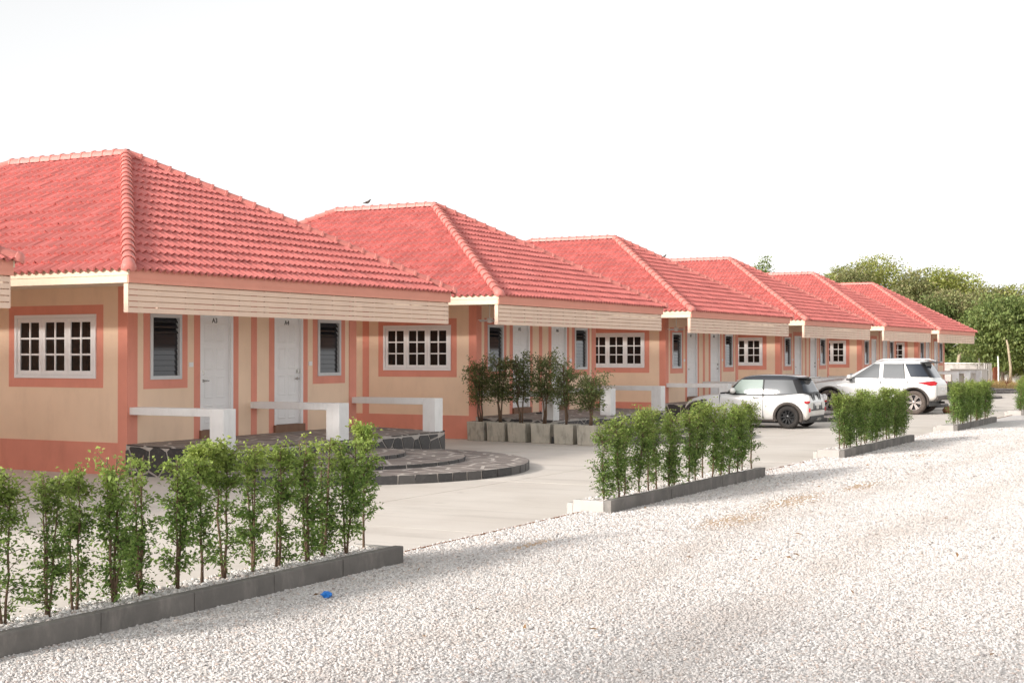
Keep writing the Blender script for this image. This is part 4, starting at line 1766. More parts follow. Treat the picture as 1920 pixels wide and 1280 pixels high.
def arch_ring(parent, x, y, z, r0, r1, sgn, mat, a0=-18, a1=198):
    mb = MB()
    n = 26
    for k in range(n + 1):
        t = R(a0 + (a1 - a0) * k / n)
        for rr, dx in ((r0, 0.01), (r0 - 0.005, 0.022), (r1, 0.018), (r1 + 0.004, -0.03)):
            mb.v.append((x + sgn * dx, y + rr * math.cos(t), z + rr * math.sin(t)))
    for k in range(n):
        for j in range(3):
            a = 4 * k + j
            mb.f.append((a, a + 1, a + 5, a + 4))
            mb.mi.append(0)
    return mb.build('wheel_arch', mat, parent, smooth=True, recalc=False)


def slab_box(parent, name, mat, x0, x1, y0, y1, z0, z1, bevel=0.008):
    mb = MB()
    mb.box(x0, x1, y0, y1, z0, z1)
    return mb.build(name, mat, parent, bevel=bevel)


def ellipsoid(mb, c, rx, ry, rz, n=14, m=9):
    prof = [(-math.cos(math.pi * i / m), math.sin(math.pi * i / m)) for i in range(m + 1)]
    b = len(mb.v)
    for a, r_ in prof:
        for k in range(n):
            t = 2 * math.pi * k / n
            mb.v.append((c[0] + rx * r_ * math.cos(t), c[1] + ry * a, c[2] + rz * r_ * math.sin(t)))
    for i in range(m):
        for k in range(n):
            mb.f.append((b + i * n + k, b + i * n + (k + 1) % n, b + (i + 1) * n + (k + 1) % n, b + (i + 1) * n + k))
            mb.mi.append(0)
    return mb


def side_box(mb, body_w, y0, y1, z0, z1, t=0.006, inn=0.04, sg=-1):
    mb.box(min(sg * (body_w - inn), sg * (body_w + t)), max(sg * (body_w - inn), sg * (body_w + t)), y0, y1, z0, z1)


# --- small hatchback
hx, hy = 18.55 + 0.84 + 0.05, -5.73 - 0.06
hatch = thing('hatchback_car', 'small white hatchback with black roof and black wheels, nose to the houses', 'car', (hx, hy, YZ), 0)
st_h = [(0.00, 0.70, 0.40, 0.52, 0.66), (0.03, 0.76, 0.30, 0.52, 0.72), (0.10, 0.80, 0.24, 0.54, 0.84), (0.22, 0.825, 0.21, 0.56, 0.92), (0.5, 0.84, 0.19, 0.56, 0.93), (1.0, 0.842, 0.17, 0.56, 0.92),
        (1.6, 0.84, 0.17, 0.56, 0.91), (2.3, 0.84, 0.17, 0.56, 0.895), (2.6, 0.838, 0.18, 0.56, 0.885), (3.0, 0.83, 0.20, 0.56, 0.85), (3.35, 0.81, 0.22, 0.54, 0.80), (3.58, 0.76, 0.25, 0.50, 0.72), (3.70, 0.68, 0.30, 0.46, 0.60), (3.74, 0.58, 0.36, 0.46, 0.54)]
st_h = [((y if y >= 0.8 else 0.25 + y * 0.6875),) + q for y, *q in [(t_[0],) + t_[1:] for t_ in st_h] for q in [tuple(q)]]
carve(loft_body(st_h, 0.035), ['car_white', 'black_plastic'], [(0.80, 0.30, 0.335, 0.84), (3.27, 0.30, 0.335, 0.84)], 'body', hatch)
cb = Cabin([(0.86, 0.32, 2.66, 0.79), (0.95, 0.36, 2.55, 0.775), (1.12, 0.44, 2.39, 0.73), (1.28, 0.54, 2.20, 0.68), (1.335, 0.60, 2.10, 0.65), (1.375, 0.74, 1.92, 0.58), (1.40, 1.00, 1.60, 0.42)], 5.5)
cb.mesh(0.86, 1.30, 8, 'x', 'pillar_frame').build('pillar_frame', 'black_plastic', hatch, angle=40)
cb.mesh(1.275, 1.40, 8, 'x', 'roof', 0.008).build('roof', 'car_roof_black', hatch, angle=50)
for mir in (False, True):
    cb.side_patch((1.50, 1.50), (2.42, 2.14), 0.90, 1.265, mir).build('side_window', 'car_glass_light', hatch, smooth=True)
    cb.side_patch((0.56, 0.72), (1.455, 1.455), 0.90, 1.265, mir).build('side_window', 'car_glass', hatch, smooth=True)
cb.end_patch(False, 0.64, 0.54, 0.945, 1.24).build('rear_window', 'car_glass_dark', hatch, smooth=True)
cb.end_patch(True, 0.68, 0.56, 0.92, 1.27).build('windscreen', 'car_glass_light', hatch, smooth=True)
for wy in (0.80, 3.27):
    for sg in (-1, 1):
        wheel(hatch, sg * 0.745, wy, 0.305, 0.19, 'rim_dark', 10, 'rubber', sg)
        arch_ring(hatch, sg * 0.835, wy, 0.30, 0.325, 0.395, sg, 'arch_plastic')
mb = MB(); ellipsoid(mb, (-0.93, 2.26, 0.98), 0.10, 0.075, 0.075)
mir_o = mb.build('wing_mirror', 'car_white', hatch, smooth=True)
slab_box(mir_o, 'mirror_foot', 'black_plastic', -0.90, -0.80, 2.20, 2.33, 0.895, 0.945)
mb = MB(); ellipsoid(mb, (0.93, 2.26, 0.98), 0.10, 0.075, 0.075)
mb.build('wing_mirror', 'car_white', hatch, smooth=True)
mb = MB()
mb.prism([(-0.60, 0.80), (0.60, 0.80), (0.57, 0.38), (0.50, 0.32), (-0.50, 0.32), (-0.57, 0.38)], 1.315, 1.35, lambda a, b, w: (a, b, w - 0.02 * (0.8 - b)))
mb.build('spoiler', 'car_roof_black', hatch, bevel=0.012)
for sg in (-1, 1):
    mb = MB()
    ellipsoid(mb, (sg * 0.768, 0.305, 0.765), 0.062, 0.085, 0.115)
    tl = mb.build('tail_light', 'lamp_clear', hatch, smooth=True)
    mb = MB()
    ellipsoid(mb, (sg * 0.776, 0.300, 0.700), 0.060, 0.083, 0.05)
    mb.build('red_lens', 'tail_red', tl, smooth=True)
    slab_box(hatch, 'reflector', 'tail_red', sg * 0.70 - 0.03, sg * 0.70 + 0.03, 0.235, 0.31, 0.44, 0.54)
for sx in (-0.33, -0.19, 0.19, 0.33):
    mb = MB()
    mb.prism([(sx - 0.045, 0.5), (sx + 0.045, 0.5), (sx + 0.045, 0.9), (sx - 0.045, 0.9)], 0, 1, lambda a, b, w: (a, (0.228 if b < 0.7 else 0.295) + w * 0.05, b))
    mb.build('rear_stripe', 'black_metal', hatch)
slab_box(hatch, 'bumper_insert', 'black_plastic', -0.56, 0.56, 0.228, 0.30, 0.47, 0.50)
slab_box(hatch, 'rear_valance', 'black_plastic', -0.60, 0.60, 0.255, 0.37, 0.22, 0.33)
slab_box(hatch, 'number_plate', 'white_frame', -0.24, 0.24, 0.232, 0.31, 0.60, 0.69)
for ex in (-0.07, 0.07):
    mb = MB()
    mb.lathe([(-0.06, 0.034), (0.10, 0.034), (0.10, 0.026), (-0.055, 0.026)], 12, 'y', (ex, 0.25, 0.245), closed=True)
    mb.build('exhaust', 'chrome', hatch)
for sg in (-1, 1):
    mb = MB(); side_box(mb, 0.835, 1.468, 1.476, 0.26, 0.90, 0.0035, sg=sg)
    mb.build('door_seam', 'black_metal', hatch)
    mb = MB(); side_box(mb, 0.825, 2.66, 2.668, 0.30, 0.86, 0.0035, sg=sg)
    mb.build('door_seam', 'black_metal', hatch)
    mb = MB(); side_box(mb, 0.828, 1.56, 1.74, 0.775, 0.80, 0.022, sg=sg)
    mb.build('door_handle', 'chrome', hatch, bevel=0.006)
    mb = MB(); side_box(mb, 0.80, 1.16, 2.86, 0.19, 0.235, 0.022, sg=sg)
    mb.build('sill_trim', 'arch_plastic', hatch, bevel=0.006)
    mb = MB(); side_box(mb, 0.80, 3.03, 3.20, 0.69, 0.73, 0.018, sg=sg)
    mb.build('side_repeater', 'black_plastic', hatch, bevel=0.006)
mb = MB()
mb.lathe([(-0.006, 0.07), (0.0, 0.075), (0.03, 0.075)], 20, 'x', (-0.836, 0.93, 0.77))
mb.build('fuel_cap', 'car_white', hatch, smooth=True)
mb = MB()
mb.box(-0.62, 0.62, 2.60, 2.72, 0.88, 0.92)
mb.build('wiper_cowl', 'black_plastic', hatch)
slab_box(hatch, 'underbody', 'black_plastic', -0.70, 0.70, 0.40, 3.5, 0.14, 0.22)


# --- SUV builder (white one and the silver one behind it)
def suv(label, x, y, paint_name):
    c = thing('suv_car', label, 'car', (x, y, YZ), 0)
    st_ = [(0.00, 0.70, 0.56, 0.70, 0.92), (0.04, 0.83, 0.48, 0.70, 1.02), (0.14, 0.885, 0.44, 0.72, 1.10), (0.35, 0.915, 0.40, 0.74, 1.15), (0.8, 0.925, 0.36, 0.74, 1.15), (1.5, 0.925, 0.34, 0.74, 1.10), (2.2, 0.925, 0.34, 0.74, 1.075),
           (2.9, 0.925, 0.34, 0.74, 1.06), (3.4, 0.92, 0.36, 0.74, 1.05), (3.9, 0.91, 0.38, 0.72, 1.01), (4.35, 0.88, 0.40, 0.70, 0.95), (4.62, 0.80, 0.42, 0.66, 0.84), (4.76, 0.70, 0.45, 0.60, 0.72), (4.80, 0.60, 0.50, 0.60, 0.66)]
    st_ = [((t_[0] if t_[0] >= 0.93 else 0.2 + t_[0] * 0.785),) + tuple(t_[1:]) for t_ in st_]
    carve(loft_body(st_, 0.04), [paint_name, 'black_plastic'], [(0.93, 0.40, 0.44, 0.925), (3.675, 0.40, 0.44, 0.925)], 'body', c)
    cb_ = Cabin([(1.04, 0.27, 3.42, 0.87), (1.15, 0.33, 3.24, 0.855), (1.35, 0.45, 2.88, 0.80), (1.55, 0.58, 2.50, 0.745), (1.66, 0.68, 2.28, 0.705), (1.72, 0.90, 2.02, 0.64), (1.75, 1.22, 1.72, 0.50)], 6.0)
    cb_.mesh(1.04, 1.66, 9, 'x', 'pillar_frame').build('pillar_frame', paint_name, c, angle=40)
    cb_.mesh(1.635, 1.75, 7, 'x', 'roof', 0.008).build('roof', paint_name, c, angle=50)
    for mir in (False, True):
        cb_.side_patch((2.05, 2.05), (3.00, 2.26), 1.14, 1.625, mir).build('side_window', 'car_glass', c, smooth=True)
        cb_.side_patch((1.22, 1.30), (1.93, 1.93), 1.14, 1.625, mir).build('side_window', 'car_glass', c, smooth=True)
        cb_.side_patch((0.44, 0.72), (1.04, 1.24), 1.20, 1.625, mir).build('side_window', 'car_glass_dark', c, smooth=True)
        cb_.side_patch((0.36, 0.655), (0.47, 0.77), 1.19, 1.635, mir, 0.008, 6, 5).build('pillar_trim', 'black_metal', c, smooth=True)
        cb_.side_patch((1.20, 1.27), (1.235, 1.305), 1.12, 1.63, mir, 0.010).build('window_trim', 'black_metal', c, smooth=True)
        cb_.side_patch((0.46, 0.48), (3.08, 3.08), 1.115, 1.14, mir, 0.010, 20, 1).build('belt_moulding', 'chrome', c, smooth=True)
    cb_.end_patch(False, 0.70, 0.60, 1.18, 1.56).build('rear_window', 'car_glass_dark', c, smooth=True)
    cb_.end_patch(True, 0.76, 0.64, 1.10, 1.62).build('windscreen', 'car_glass_dark', c, smooth=True)
    for wy in (0.93, 3.675):
        for sg in (-1, 1):
            wheel(c, sg * 0.80, wy, 0.385, 0.25, 'rim_silver', 6, 'rubber_dusty', sg)
            arch_ring(c, sg * 0.918, wy, 0.40, 0.43, 0.485, sg, 'arch_plastic', -10, 190)
    for sg in (-1, 1):
        mb = MB(); ellipsoid(mb, (sg * 1.03, 2.98, 1.19), 0.12, 0.085, 0.085)
        mo = mb.build('wing_mirror', paint_name, c, smooth=True)
        slab_box(mo, 'mirror_foot', 'black_plastic', min(sg * 0.86, sg * 1.10), max(sg * 0.86, sg * 1.10), 2.92, 3.06, 1.08, 1.14)
        mb = MB()
        mb.tube([(sg * 0.66, 0.55, 1.70), (sg * 0.67, 0.75, 1.765), (sg * 0.67, 1.4, 1.78), (sg * 0.665, 2.0, 1.755), (sg * 0.66, 2.2, 1.69)], 0.018, 8)
        mb.build('roof_rail', 'aluminium', c, smooth=True)
        mb = MB()
        pts = [(0.02, 1.03), (0.10, 1.075), (0.30, 1.06), (0.62, 1.02), (0.36, 0.965), (0.20, 0.925), (0.05, 0.945)]
        mb.prism(pts, 0.0, 1.0, lambda a, b, w, sg=sg: (sg * ((0.79 + 0.135 * min(1, a / 0.22)) + 0.012 * w - 0.10 * (1 - w)), a + 0.19, b))
        mb.build('tail_light', 'tail_red', c, bevel=0.006)
        for yy in (2.0, 1.13):
            mb = MB(); side_box(mb, 0.918, yy, yy + 0.008, 0.46, 1.06, 0.004, sg=sg)
            mb.build('door_seam', 'black_metal', c)
        for yy in (2.08, 1.22):
            mb = MB(); side_box(mb, 0.915, yy, yy + 0.20, 0.955, 0.985, 0.022, sg=sg)
            mb.build('door_handle', paint_name, c, bevel=0.006)
        mb = MB(); side_box(mb, 0.86, 1.40, 3.22, 0.34, 0.40, 0.06, sg=sg)
        mb.build('side_step', 'arch_plastic', c, bevel=0.01)
        mb = MB()
        mb.prism([(4.30, 0.90), (4.66, 0.80), (4.60, 0.74), (4.20, 0.84)], 0.0, 1.0, lambda a, b, w, sg=sg: (sg * ((0.90 - 0.38 * max(0, a - 4.28)) + 0.012 * w - 0.08 * (1 - w)), a, b))
        mb.build('headlight', 'lamp_clear', c, bevel=0.006)
    mb = MB()
    mb.prism([(-0.66, 0.78), (0.66, 0.78), (0.60, 0.40), (-0.60, 0.40)], 1.645, 1.685, lambda a, b, w: (a, b, w))
    mb.build('spoiler', 'black_plastic', c, bevel=0.012)
    slab_box(c, 'rear_bumper', 'arch_plastic', -0.78, 0.78, 0.17, 0.38, 0.46, 0.60, 0.03)
    slab_box(c, 'number_plate', 'white_frame', -0.26, 0.26, 0.18, 0.25, 0.76, 0.87)
    slab_box(c, 'underbody', 'black_plastic', -0.74, 0.74, 0.42, 4.5, 0.26, 0.42)
    mb = MB()
    mb.tube([(0.5, 0.25, 0.36), (0.5, 0.6, 0.36), (0.45, 1.2, 0.33)], 0.035, 10)
    mb.build('exhaust', 'rubber', c)
    mb = MB()
    mb.tube([(-0.72, 0.93, 0.385), (0.72, 0.93, 0.385)], 0.05, 8)
    mb.build('axle', 'rubber', c)
    return c


sx_, sy_ = 29.0 + 0.925, -6.78
suv('large white SUV with red tail light and dusty grey wheels, nose to the houses', sx_, sy_, 'car_white')
suv('silver SUV mostly hidden behind the large white SUV, only its roof and bonnet showing', sx_ + 2.9, sy_ + 0.7, 'car_silver')
mb = MB()
rb = random.Random(8)
ellipsoid(mb, (0, 0, 0.09), 0.20, 0.14, 0.13, 10, 7)
mb.v = [(x + rb.uniform(-0.03, 0.03), y + rb.uniform(-0.03, 0.03), max(0, z + rb.uniform(-0.03, 0.03))) for x, y, z in mb.v]
o = mb.build('brown_lump', 'brown_block')  # brown lump of unclear kind, given a rough rounded shape
o.location = (sx_ + 0.75, sy_ + 0.22, YZ)
tag(o, 'brown lump on the ground behind the rear wheel of the white SUV', 'block')

# ------------------------------------------------------------------ small things


def bird(loc, rz, s, label):
    t = thing('bird', label, 'bird', loc, rz, 'birds on the roofs')
    t.scale = (s, s, s)
    mb = MB()
    # one continuous body: tail - rump - breast - neck - head - bill along +x
    pts = [(-0.17, 0, 0.05), (-0.10, 0, 0.06), (-0.05, 0, 0.072), (0.02, 0, 0.09), (0.06, 0, 0.12), (0.085, 0, 0.155), (0.105, 0, 0.175), (0.125, 0, 0.172), (0.15, 0, 0.165)]
    mb.tube(pts, [0.012, 0.022, 0.040, 0.047, 0.040, 0.027, 0.026, 0.014, 0.003], 10)
    mb.build('body', 'feather', t, smooth=True)
    mb = MB()
    for sy in (-0.018, 0.018):
        mb.tube([(0.01, sy, 0.055), (0.015, sy, 0.0)], 0.004, 5)
    mb.build('legs', 'bark_grey', t)
    mb = MB()
    for sy in (-0.036, 0.036):
        ellipsoid(mb, (-0.04, sy, 0.082), 0.012, 0.02, 0.03, 8, 5)
    mb.v = [((x + 0.04) * 1.0 - 0.04 if False else x * 1.6 + 0.02, y, z) for x, y, z in mb.v]
    mb.build('wings', 'feather', t, smooth=True)
    return t


# birds stand on the caps of the ridge
bird((HX[1] + W / 2, HY[1] + 5.18, HZ[1] + ZA + 0.165), R(-60), 0.72, 'small dark bird perched on the ridge of the second bungalow')
bird((HX[3] + W / 2, HY[3] + 5.9, HZ[3] + ZA + 0.165), R(-100), 0.8, 'tiny dark bird on the ridge of the fourth bungalow')


def hanging_fan(i):
    x, y = HX[i] + 0.02, HY[i] - 0.34
    t = thing('ceiling_fan', f'small hanging fan under the eave at the left corner of the {ORD[i]} bungalow', 'fan', (x, y, HZ[i] + 2.965), 0.4, 'fans under the eaves')
    mb = MB()
    mb.tube([(0, 0, 0), (0, 0, -0.30)], 0.010, 8)
    mb.build('rod', 'white_frame', t)
    mb = MB()
    mb.lathe([(-0.28, 0.001), (-0.29, 0.06), (-0.34, 0.075), (-0.39, 0.05), (-0.40, 0.001)], 16, 'z')
    mb.build('motor', 'white_post', t, smooth=True)
    for k in range(3):
        a = 2 * math.pi * k / 3
        mb = MB()
        c, s = math.cos(a), math.sin(a)
        mb.prism([(0.05, -0.03), (0.22, -0.055), (0.25, 0.0), (0.22, 0.05), (0.05, 0.03)], 0, 0.008, lambda p, q, w: (p * c - q * s, p * s + q * c, -0.36 + w + q * 0.3))
        mb.build('blade', 'aluminium', t)
    mb = MB()
    mb.lathe([(-0.33, 0.26), (-0.335, 0.268), (-0.34, 0.26), (-0.335, 0.252)], 28, 'z', closed=True)
    mb.build('guard_ring', 'white_post', t, smooth=True)


hanging_fan(1)
hanging_fan(2)

o = MB()
ellipsoid(o, (0, 0, 0.02), 0.03, 0.045, 0.025, 8, 6)
o.v = [(x + rb.uniform(-0.012, 0.012), y + rb.uniform(-0.012, 0.012), z + rb.uniform(-0.008, 0.012)) for x, y, z in o.v]
o = o.build('plastic_wrapper', 'blue_plastic')
o.location = (-8.06, -9.81, 0.01)
tag(o, 'crumpled scrap of bright blue plastic on the white gravel', 'litter')

# pair of dark sandals on the second porch
sd = thing('sandals', 'pair of dark sandals on the porch of the second bungalow', 'sandals', (HX[1] + 2.35, HY[1] - 0.45, HZ[1] + 0.43), 0.5)
for k in (0, 1):
    mb = MB()
    pts = [(0.04 * math.cos(t) * (1.15 if math.sin(t) > 0 else 0.9) + k * 0.12, 0.13 * math.sin(t)) for t in [2 * math.pi * q / 14 for q in range(14)]]
    mb.prism(pts, 0.0, 0.022, lambda a, b, w: (a, b, w))
    mb.tube([(-0.04 + k * 0.12, 0.02, 0.015), (k * 0.12, 0.03, 0.055), (0.04 + k * 0.12, 0.02, 0.015)], 0.010, 6)
    mb.build('sandal', 'black_plastic', sd)

# fallen leaves, scattered
dl_pts = []
rl = np.random.default_rng(14)
n = 110
d = np.sqrt(rl.uniform(8.5 ** 2, 26 ** 2, n))
s = rl.uniform(-0.38, 0.38, n) * d
xy = np.array([CAM.x, CAM.y]) + d[:, None] * FW + s[:, None] * RT
xy = xy[xy[:, 1] < -9.5]
B = np.c_[xy, np.full(len(xy), 0.025)]
D = rl.normal(0, 1, (len(B), 3)); D[:, 2] = rl.uniform(0, 0.3, len(B))
L = rl.uniform(0.04, 0.08, len(B))
V, Q = leaf_quads(B, D, L, L * 0.45, rl, 0.0)
tag(mesh_obj('fallen_leaves', fast_mesh('fallen_leaves', V, Q, 'dry_leaf')), kind='stuff')

# ------------------------------------------------------------------ far end: boundary walls, dry grass, trees


def view_pt(px, D, z=0.0):
    """world point on the ground seen in column px (of 1920) at depth D"""
    s = (px - 960) / 2645.0 * D
    q = np.array([CAM.x, CAM.y]) + D * FW + s * RT
    return Vector((q[0], q[1], z))


GZ = -0.2
bw = thing('boundary_wall', 'long weathered grey concrete wall in front of the trees', 'wall', (82.0, 0, GZ), 0)
yb = [view_pt(1700, 95).y + 8, view_pt(1885, 97).y]
yy = yb[0]
k = 0
while yy > yb[1]:
    mb = MB()
    y1 = max(yb[1], yy - 2.4)
    mb.box(0, 0.12, y1 + 0.08, yy - 0.08, 0, 1.38)
    mb.build('panel', 'wall_grey', bw)
    mb = MB()
    mb.box(-0.05, 0.16, yy - 0.085, yy + 0.085, 0, 1.42)
    mb.build('post', 'wall_grey', bw)
    yy = y1
    k += 1
mb = MB()
mb.box(-0.06, 0.18, yb[1], yb[0], 1.42, 1.50)
mb.build('coping', 'wall_white', bw)
ww = thing('boundary_wall', 'sunlit white plastered wall at the right edge, beyond the dry grass', 'wall', (82.0, 0, GZ), 0)
mb = MB()
mb.box(0, 0.2, yb[1] - 26, yb[1] - 0.1, 0, 1.40)
mb.build('wall_face', 'wall_white', ww)
mb = MB()
mb.box(-0.05, 0.25, yb[1] - 26, yb[1] - 0.1, 1.40, 1.50)
mb.build('coping', 'wall_white', ww)

# low white block wall with two square openings
q0, q1 = view_pt(1783, 80), view_pt(1838, 80)
bl = thing('block_wall', 'low white wall with two square openings, beside the farthest bungalow', 'wall', (q0.x, q0.y, GZ), R(-90))
ln = 1.95
mb = MB()
wall_face(mb, lambda a, z, d_: (a, d_, z), 0, ln, 0, 1.18, [(ln * 0.20, ln * 0.36, 0.62, 0.98), (ln * 0.60, ln * 0.76, 0.62, 0.98)], 0.15)
mb.mi = [0] * len(mb.f)
mb.add([(0, 0, 1.18), (ln, 0, 1.18), (ln, 0.15, 1.18), (0, 0.15, 1.18)], [(0, 1, 2, 3)])
mb.add([(ln, 0, 0), (ln, 0.15, 0), (ln, 0.15, 1.18), (ln, 0, 1.18)], [(0, 1, 2, 3)])
mb.add([(0, 0, 0), (0, 0.15, 0), (0, 0.15, 1.18), (0, 0, 1.18)], [(0, 1, 2, 3)])
mb.build('wall_face', 'wall_white', bl, recalc=False)
mb = MB()
mb.box(-0.05, ln + 0.05, -0.04, 0.19, 1.18, 1.24)
mb.build('coping', 'wall_white', bl)

# grey shed door leaning, rusty sheet and pale pole by the wall
p = view_pt(1852, 92)
t = thing('concrete_panel', 'pale upright concrete panel standing against the grey wall', 'panel', (p.x, p.y, GZ), R(-28))
mb = MB(); mb.box(-0.35, 0.35, -0.05, 0.05, 0, 1.5)
mb.build('slab', 'wall_grey', t, bevel=0.02)
for k in (-0.2, 0.05, 0.25):
    mb = MB(); mb.box(k - 0.02, k + 0.02, -0.075, -0.05, 0.05, 1.45)
    mb.build('rib', 'wall_white', t)
p = view_pt(1868, 90)
t = thing('rusty_sheet', 'rusty brown metal sheet leaning by the grey wall', 'sheet', (p.x, p.y, GZ), R(-30))
mb = MB()
for k in range(6):
    x = -0.2 + 0.066 * k
    mb.add([(x, 0.0, 0), (x + 0.033, -0.03, 0), (x + 0.033, 0.05, 1.25), (x, 0.08, 1.25)], [(0, 1, 2, 3)])
    mb.add([(x + 0.033, -0.03, 0), (x + 0.066, 0, 0), (x + 0.066, 0.08, 1.25), (x + 0.033, 0.05, 1.25)], [(0, 1, 2, 3)])
mb.build('corrugated_face', 'rust', t)
mb = MB(); mb.box(-0.22, 0.22, 0.07, 0.11, 0.0, 1.2)
mb.build('backing_board', 'rust', t)
p = view_pt(1872, 89)
mb = MB(); mb.tube([(0, 0, 0), (0.02, 0.01, 1.2), (0.0, 0.03, 1.95)], [0.055, 0.05, 0.045], 10)
o = mb.build('pole', 'wall_white'); o.location = (p.x, p.y, GZ)
tag(o, 'thin whitish pole rising above the grey wall beside the rusty sheet', 'pole')
p = view_pt(1836, 94)
mb = MB(); mb.tube([(0, 0, 0), (0.03, 0.0, 1.2), (0.02, 0.02, 2.1)], [0.06, 0.055, 0.05], 10)
o = mb.build('pole', 'wall_grey'); o.location = (p.x, p.y, GZ)
tag(o, 'short grey pole above the wall, left of the whitish pole', 'pole')

# pale end strip of the far yard
fy = sheet('far_path', 64.0, 76, -12, -1.0, -0.10, 'yard_concrete')
tag(fy, kind='structure')

# dry grass: blades in one mass
rg = np.random.default_rng(31)
n = 26000
gx = rg.uniform(64.5, 81.5, n)
gy = rg.uniform(-22, 3.0, n)
B = np.c_[gx, gy, np.full(n, GZ)]
D = rg.normal(0, 0.35, (n, 3)); D[:, 2] = 1.0
L = rg.uniform(0.25, 0.75, n) * (0.6 + 0.5 * np.sin(gx * 0.7) * np.cos(gy * 0.6))
V, Q = leaf_quads(B, D, L, np.full(n, 0.05), rg, 0.15)
tag(mesh_obj('dry_grass', fast_mesh('dry_grass', V, Q, 'dry_grass')), kind='stuff')


def tree_mesh(seed, h, w, mat, trunk_h, n_leaf=9000, lobes=16, bark='bark_grey', leaf=0.20, low=0.25, gap=0.0):
    """tapered trunk with limbs reaching into leafy lobes"""
    rng_ = np.random.default_rng(seed)
    r = random.Random(seed)
    mb = MB()
    top = (r.gauss(0, 0.1) * h * 0.2, r.gauss(0, 0.1) * h * 0.2, h * 0.72)
    tp = [(0, 0, 0), (top[0] * 0.2, top[1] * 0.2, h * 0.2), (top[0] * 0.6, top[1] * 0.6, h * 0.45), top]
    mb.tube(tp, [h * 0.022, h * 0.018, h * 0.012, h * 0.004], 8)
    L = []
    for k in range(lobes):
        a = r.uniform(0, 6.28)
        zz = low + (0.98 - low) * (k + 0.5) / lobes
        prof = math.sin(math.pi * min(1.0, max(0.05, (zz - low * 0.6) / (1.10 - low * 0.6)))) ** 0.6
        rad = w * 0.5 * prof * r.uniform(0.25, 0.85)
        c = np.array([math.cos(a) * rad, math.sin(a) * rad, h * zz * 0.93])
        sz = np.array([w * r.uniform(0.17, 0.27), w * r.uniform(0.17, 0.27), h * r.uniform(0.075, 0.13)])
        L.append((c, sz))
        z0 = min(h * 0.66, max(trunk_h * 0.7, c[2] * r.uniform(0.45, 0.7)))
        p0 = np.array([np.interp(z0, [q[2] for q in tp], [q[i] for q in tp]) for i in range(3)])
        m1 = p0 + (c - p0) * 0.5 + rng_.normal(0, h * 0.02, 3)
        mb.tube([p0, m1, c], [h * 0.008, h * 0.0055, h * 0.002], 5, cap=False)
    B, D = [], []
    per = n_leaf // lobes
    for c, sz in L:
        u = rng_.normal(0, 1, (per, 3))
        u /= np.linalg.norm(u, axis=1, keepdims=True)
        rr = rng_.uniform(0.45, 1.08, per) ** 0.7
        lump = 1 + 0.22 * np.sin(u[:, 0] * 7 + c[0] * 3) * np.cos(u[:, 1] * 6 + c[1] * 5) + 0.15 * np.sin(u[:, 2] * 9 + c[2])
        B.append(c + u * sz * (rr * lump)[:, None])
        D.append(u * 0.6 + rng_.normal(0, 0.7, (per, 3)))
    B, D = np.concatenate(B), np.concatenate(D)
    Lf = leaf * rng_.uniform(0.5, 1.3, len(B))
    V, Q = leaf_quads(B, D, Lf, Lf * rng_.uniform(0.45, 0.8, len(B)), rng_, 0.2)
    return mb.mesh('trunk', bark, smooth=True, recalc=False), fast_mesh('crown', V, Q, mat)


def topz(py, D):
    return 1.87 + (664.3 - py) / 2645.0 * D


TREES = [  # column, depth, top row, crown width m, material, trunk height, lobes, low, label
    (1436, 120, 480, 2.6, 'tree_leaf_green', 3.0, 9, 0.45, 'small dark tree top showing alone above the fourth and fifth roofs'),
    (1562, 118, 500, 4.6, 'tree_leaf_yellow', 2.0, 12, 0.3, 'pale yellowish tree top just right of the fifth roof ridge'),
    (1602, 112, 497, 5.0, 'tree_leaf_olive', 2.0, 13, 0.25, 'dull olive tree between the pale tree and the tallest tree'),
    (1648, 116, 477, 7.2, 'tree_leaf_yellow', 2.5, 18, 0.25, 'tallest bright yellow green tree, above the farthest roof'),
    (1700, 112, 510, 6.0, 'tree_leaf_olive', 2.5, 15, 0.2, 'brownish olive tree right of the tallest tree'),
    (1752, 117, 503, 6.0, 'tree_leaf_yellow', 2.5, 15, 0.2, 'yellow green tree behind the right slope of the farthest roof'),
    (1800, 115, 503, 6.4, 'tree_leaf_yellow', 2.5, 16, 0.2, 'broad rounded yellow green tree left of the dip in the tree line'),
    (1795, 106, 540, 6.5, 'tree_leaf_olive', 2.0, 15, 0.15, 'low spreading olive tree behind the grey wall, under the rounded tree'),
    (1855, 113, 537, 6.4, 'tree_leaf_olive', 2.0, 15, 0.15, 'olive tree in the dip of the tree line'),
    (1905, 112, 535, 6.0, 'tree_leaf_yellow', 2.0, 15, 0.15, 'yellowish tree cut by the right edge'),
    (1728, 105, 560, 5.5, 'tree_leaf_green', 1.5, 14, 0.1, 'dark green tree directly behind the slope of the farthest roof'),
    (1880, 94, 558, 5.2, 'tree_leaf_green', 2.2, 16, 0.27, 'nearest dense green tree at the right, its crown hanging to the wall'),
    (1932, 93, 552, 5.4, 'tree_leaf_green', 2.2, 16, 0.2, 'green tree half outside the right edge'),
    (1835, 104, 585, 4.2, 'tree_leaf_green', 1.5, 12, 0.1, 'dark low tree beside the dead grey branch'),
]
for i, (px, D, py, w, mt, th, lb, low, lab) in enumerate(TREES):
    p = view_pt(px, D, GZ)
    h = topz(py, D) - GZ
    tr, cr = tree_mesh(400 + i, h, w, mt, th, 17000 if w > 4 else 4500, int(lb * 1.5), low=low, leaf=0.22)
    t = thing('tree', lab, 'tree', (p.x, p.y, GZ), 0, 'trees beyond the boundary wall')
    put(tr, t, name='trunk')
    put(cr, t, name='crown')

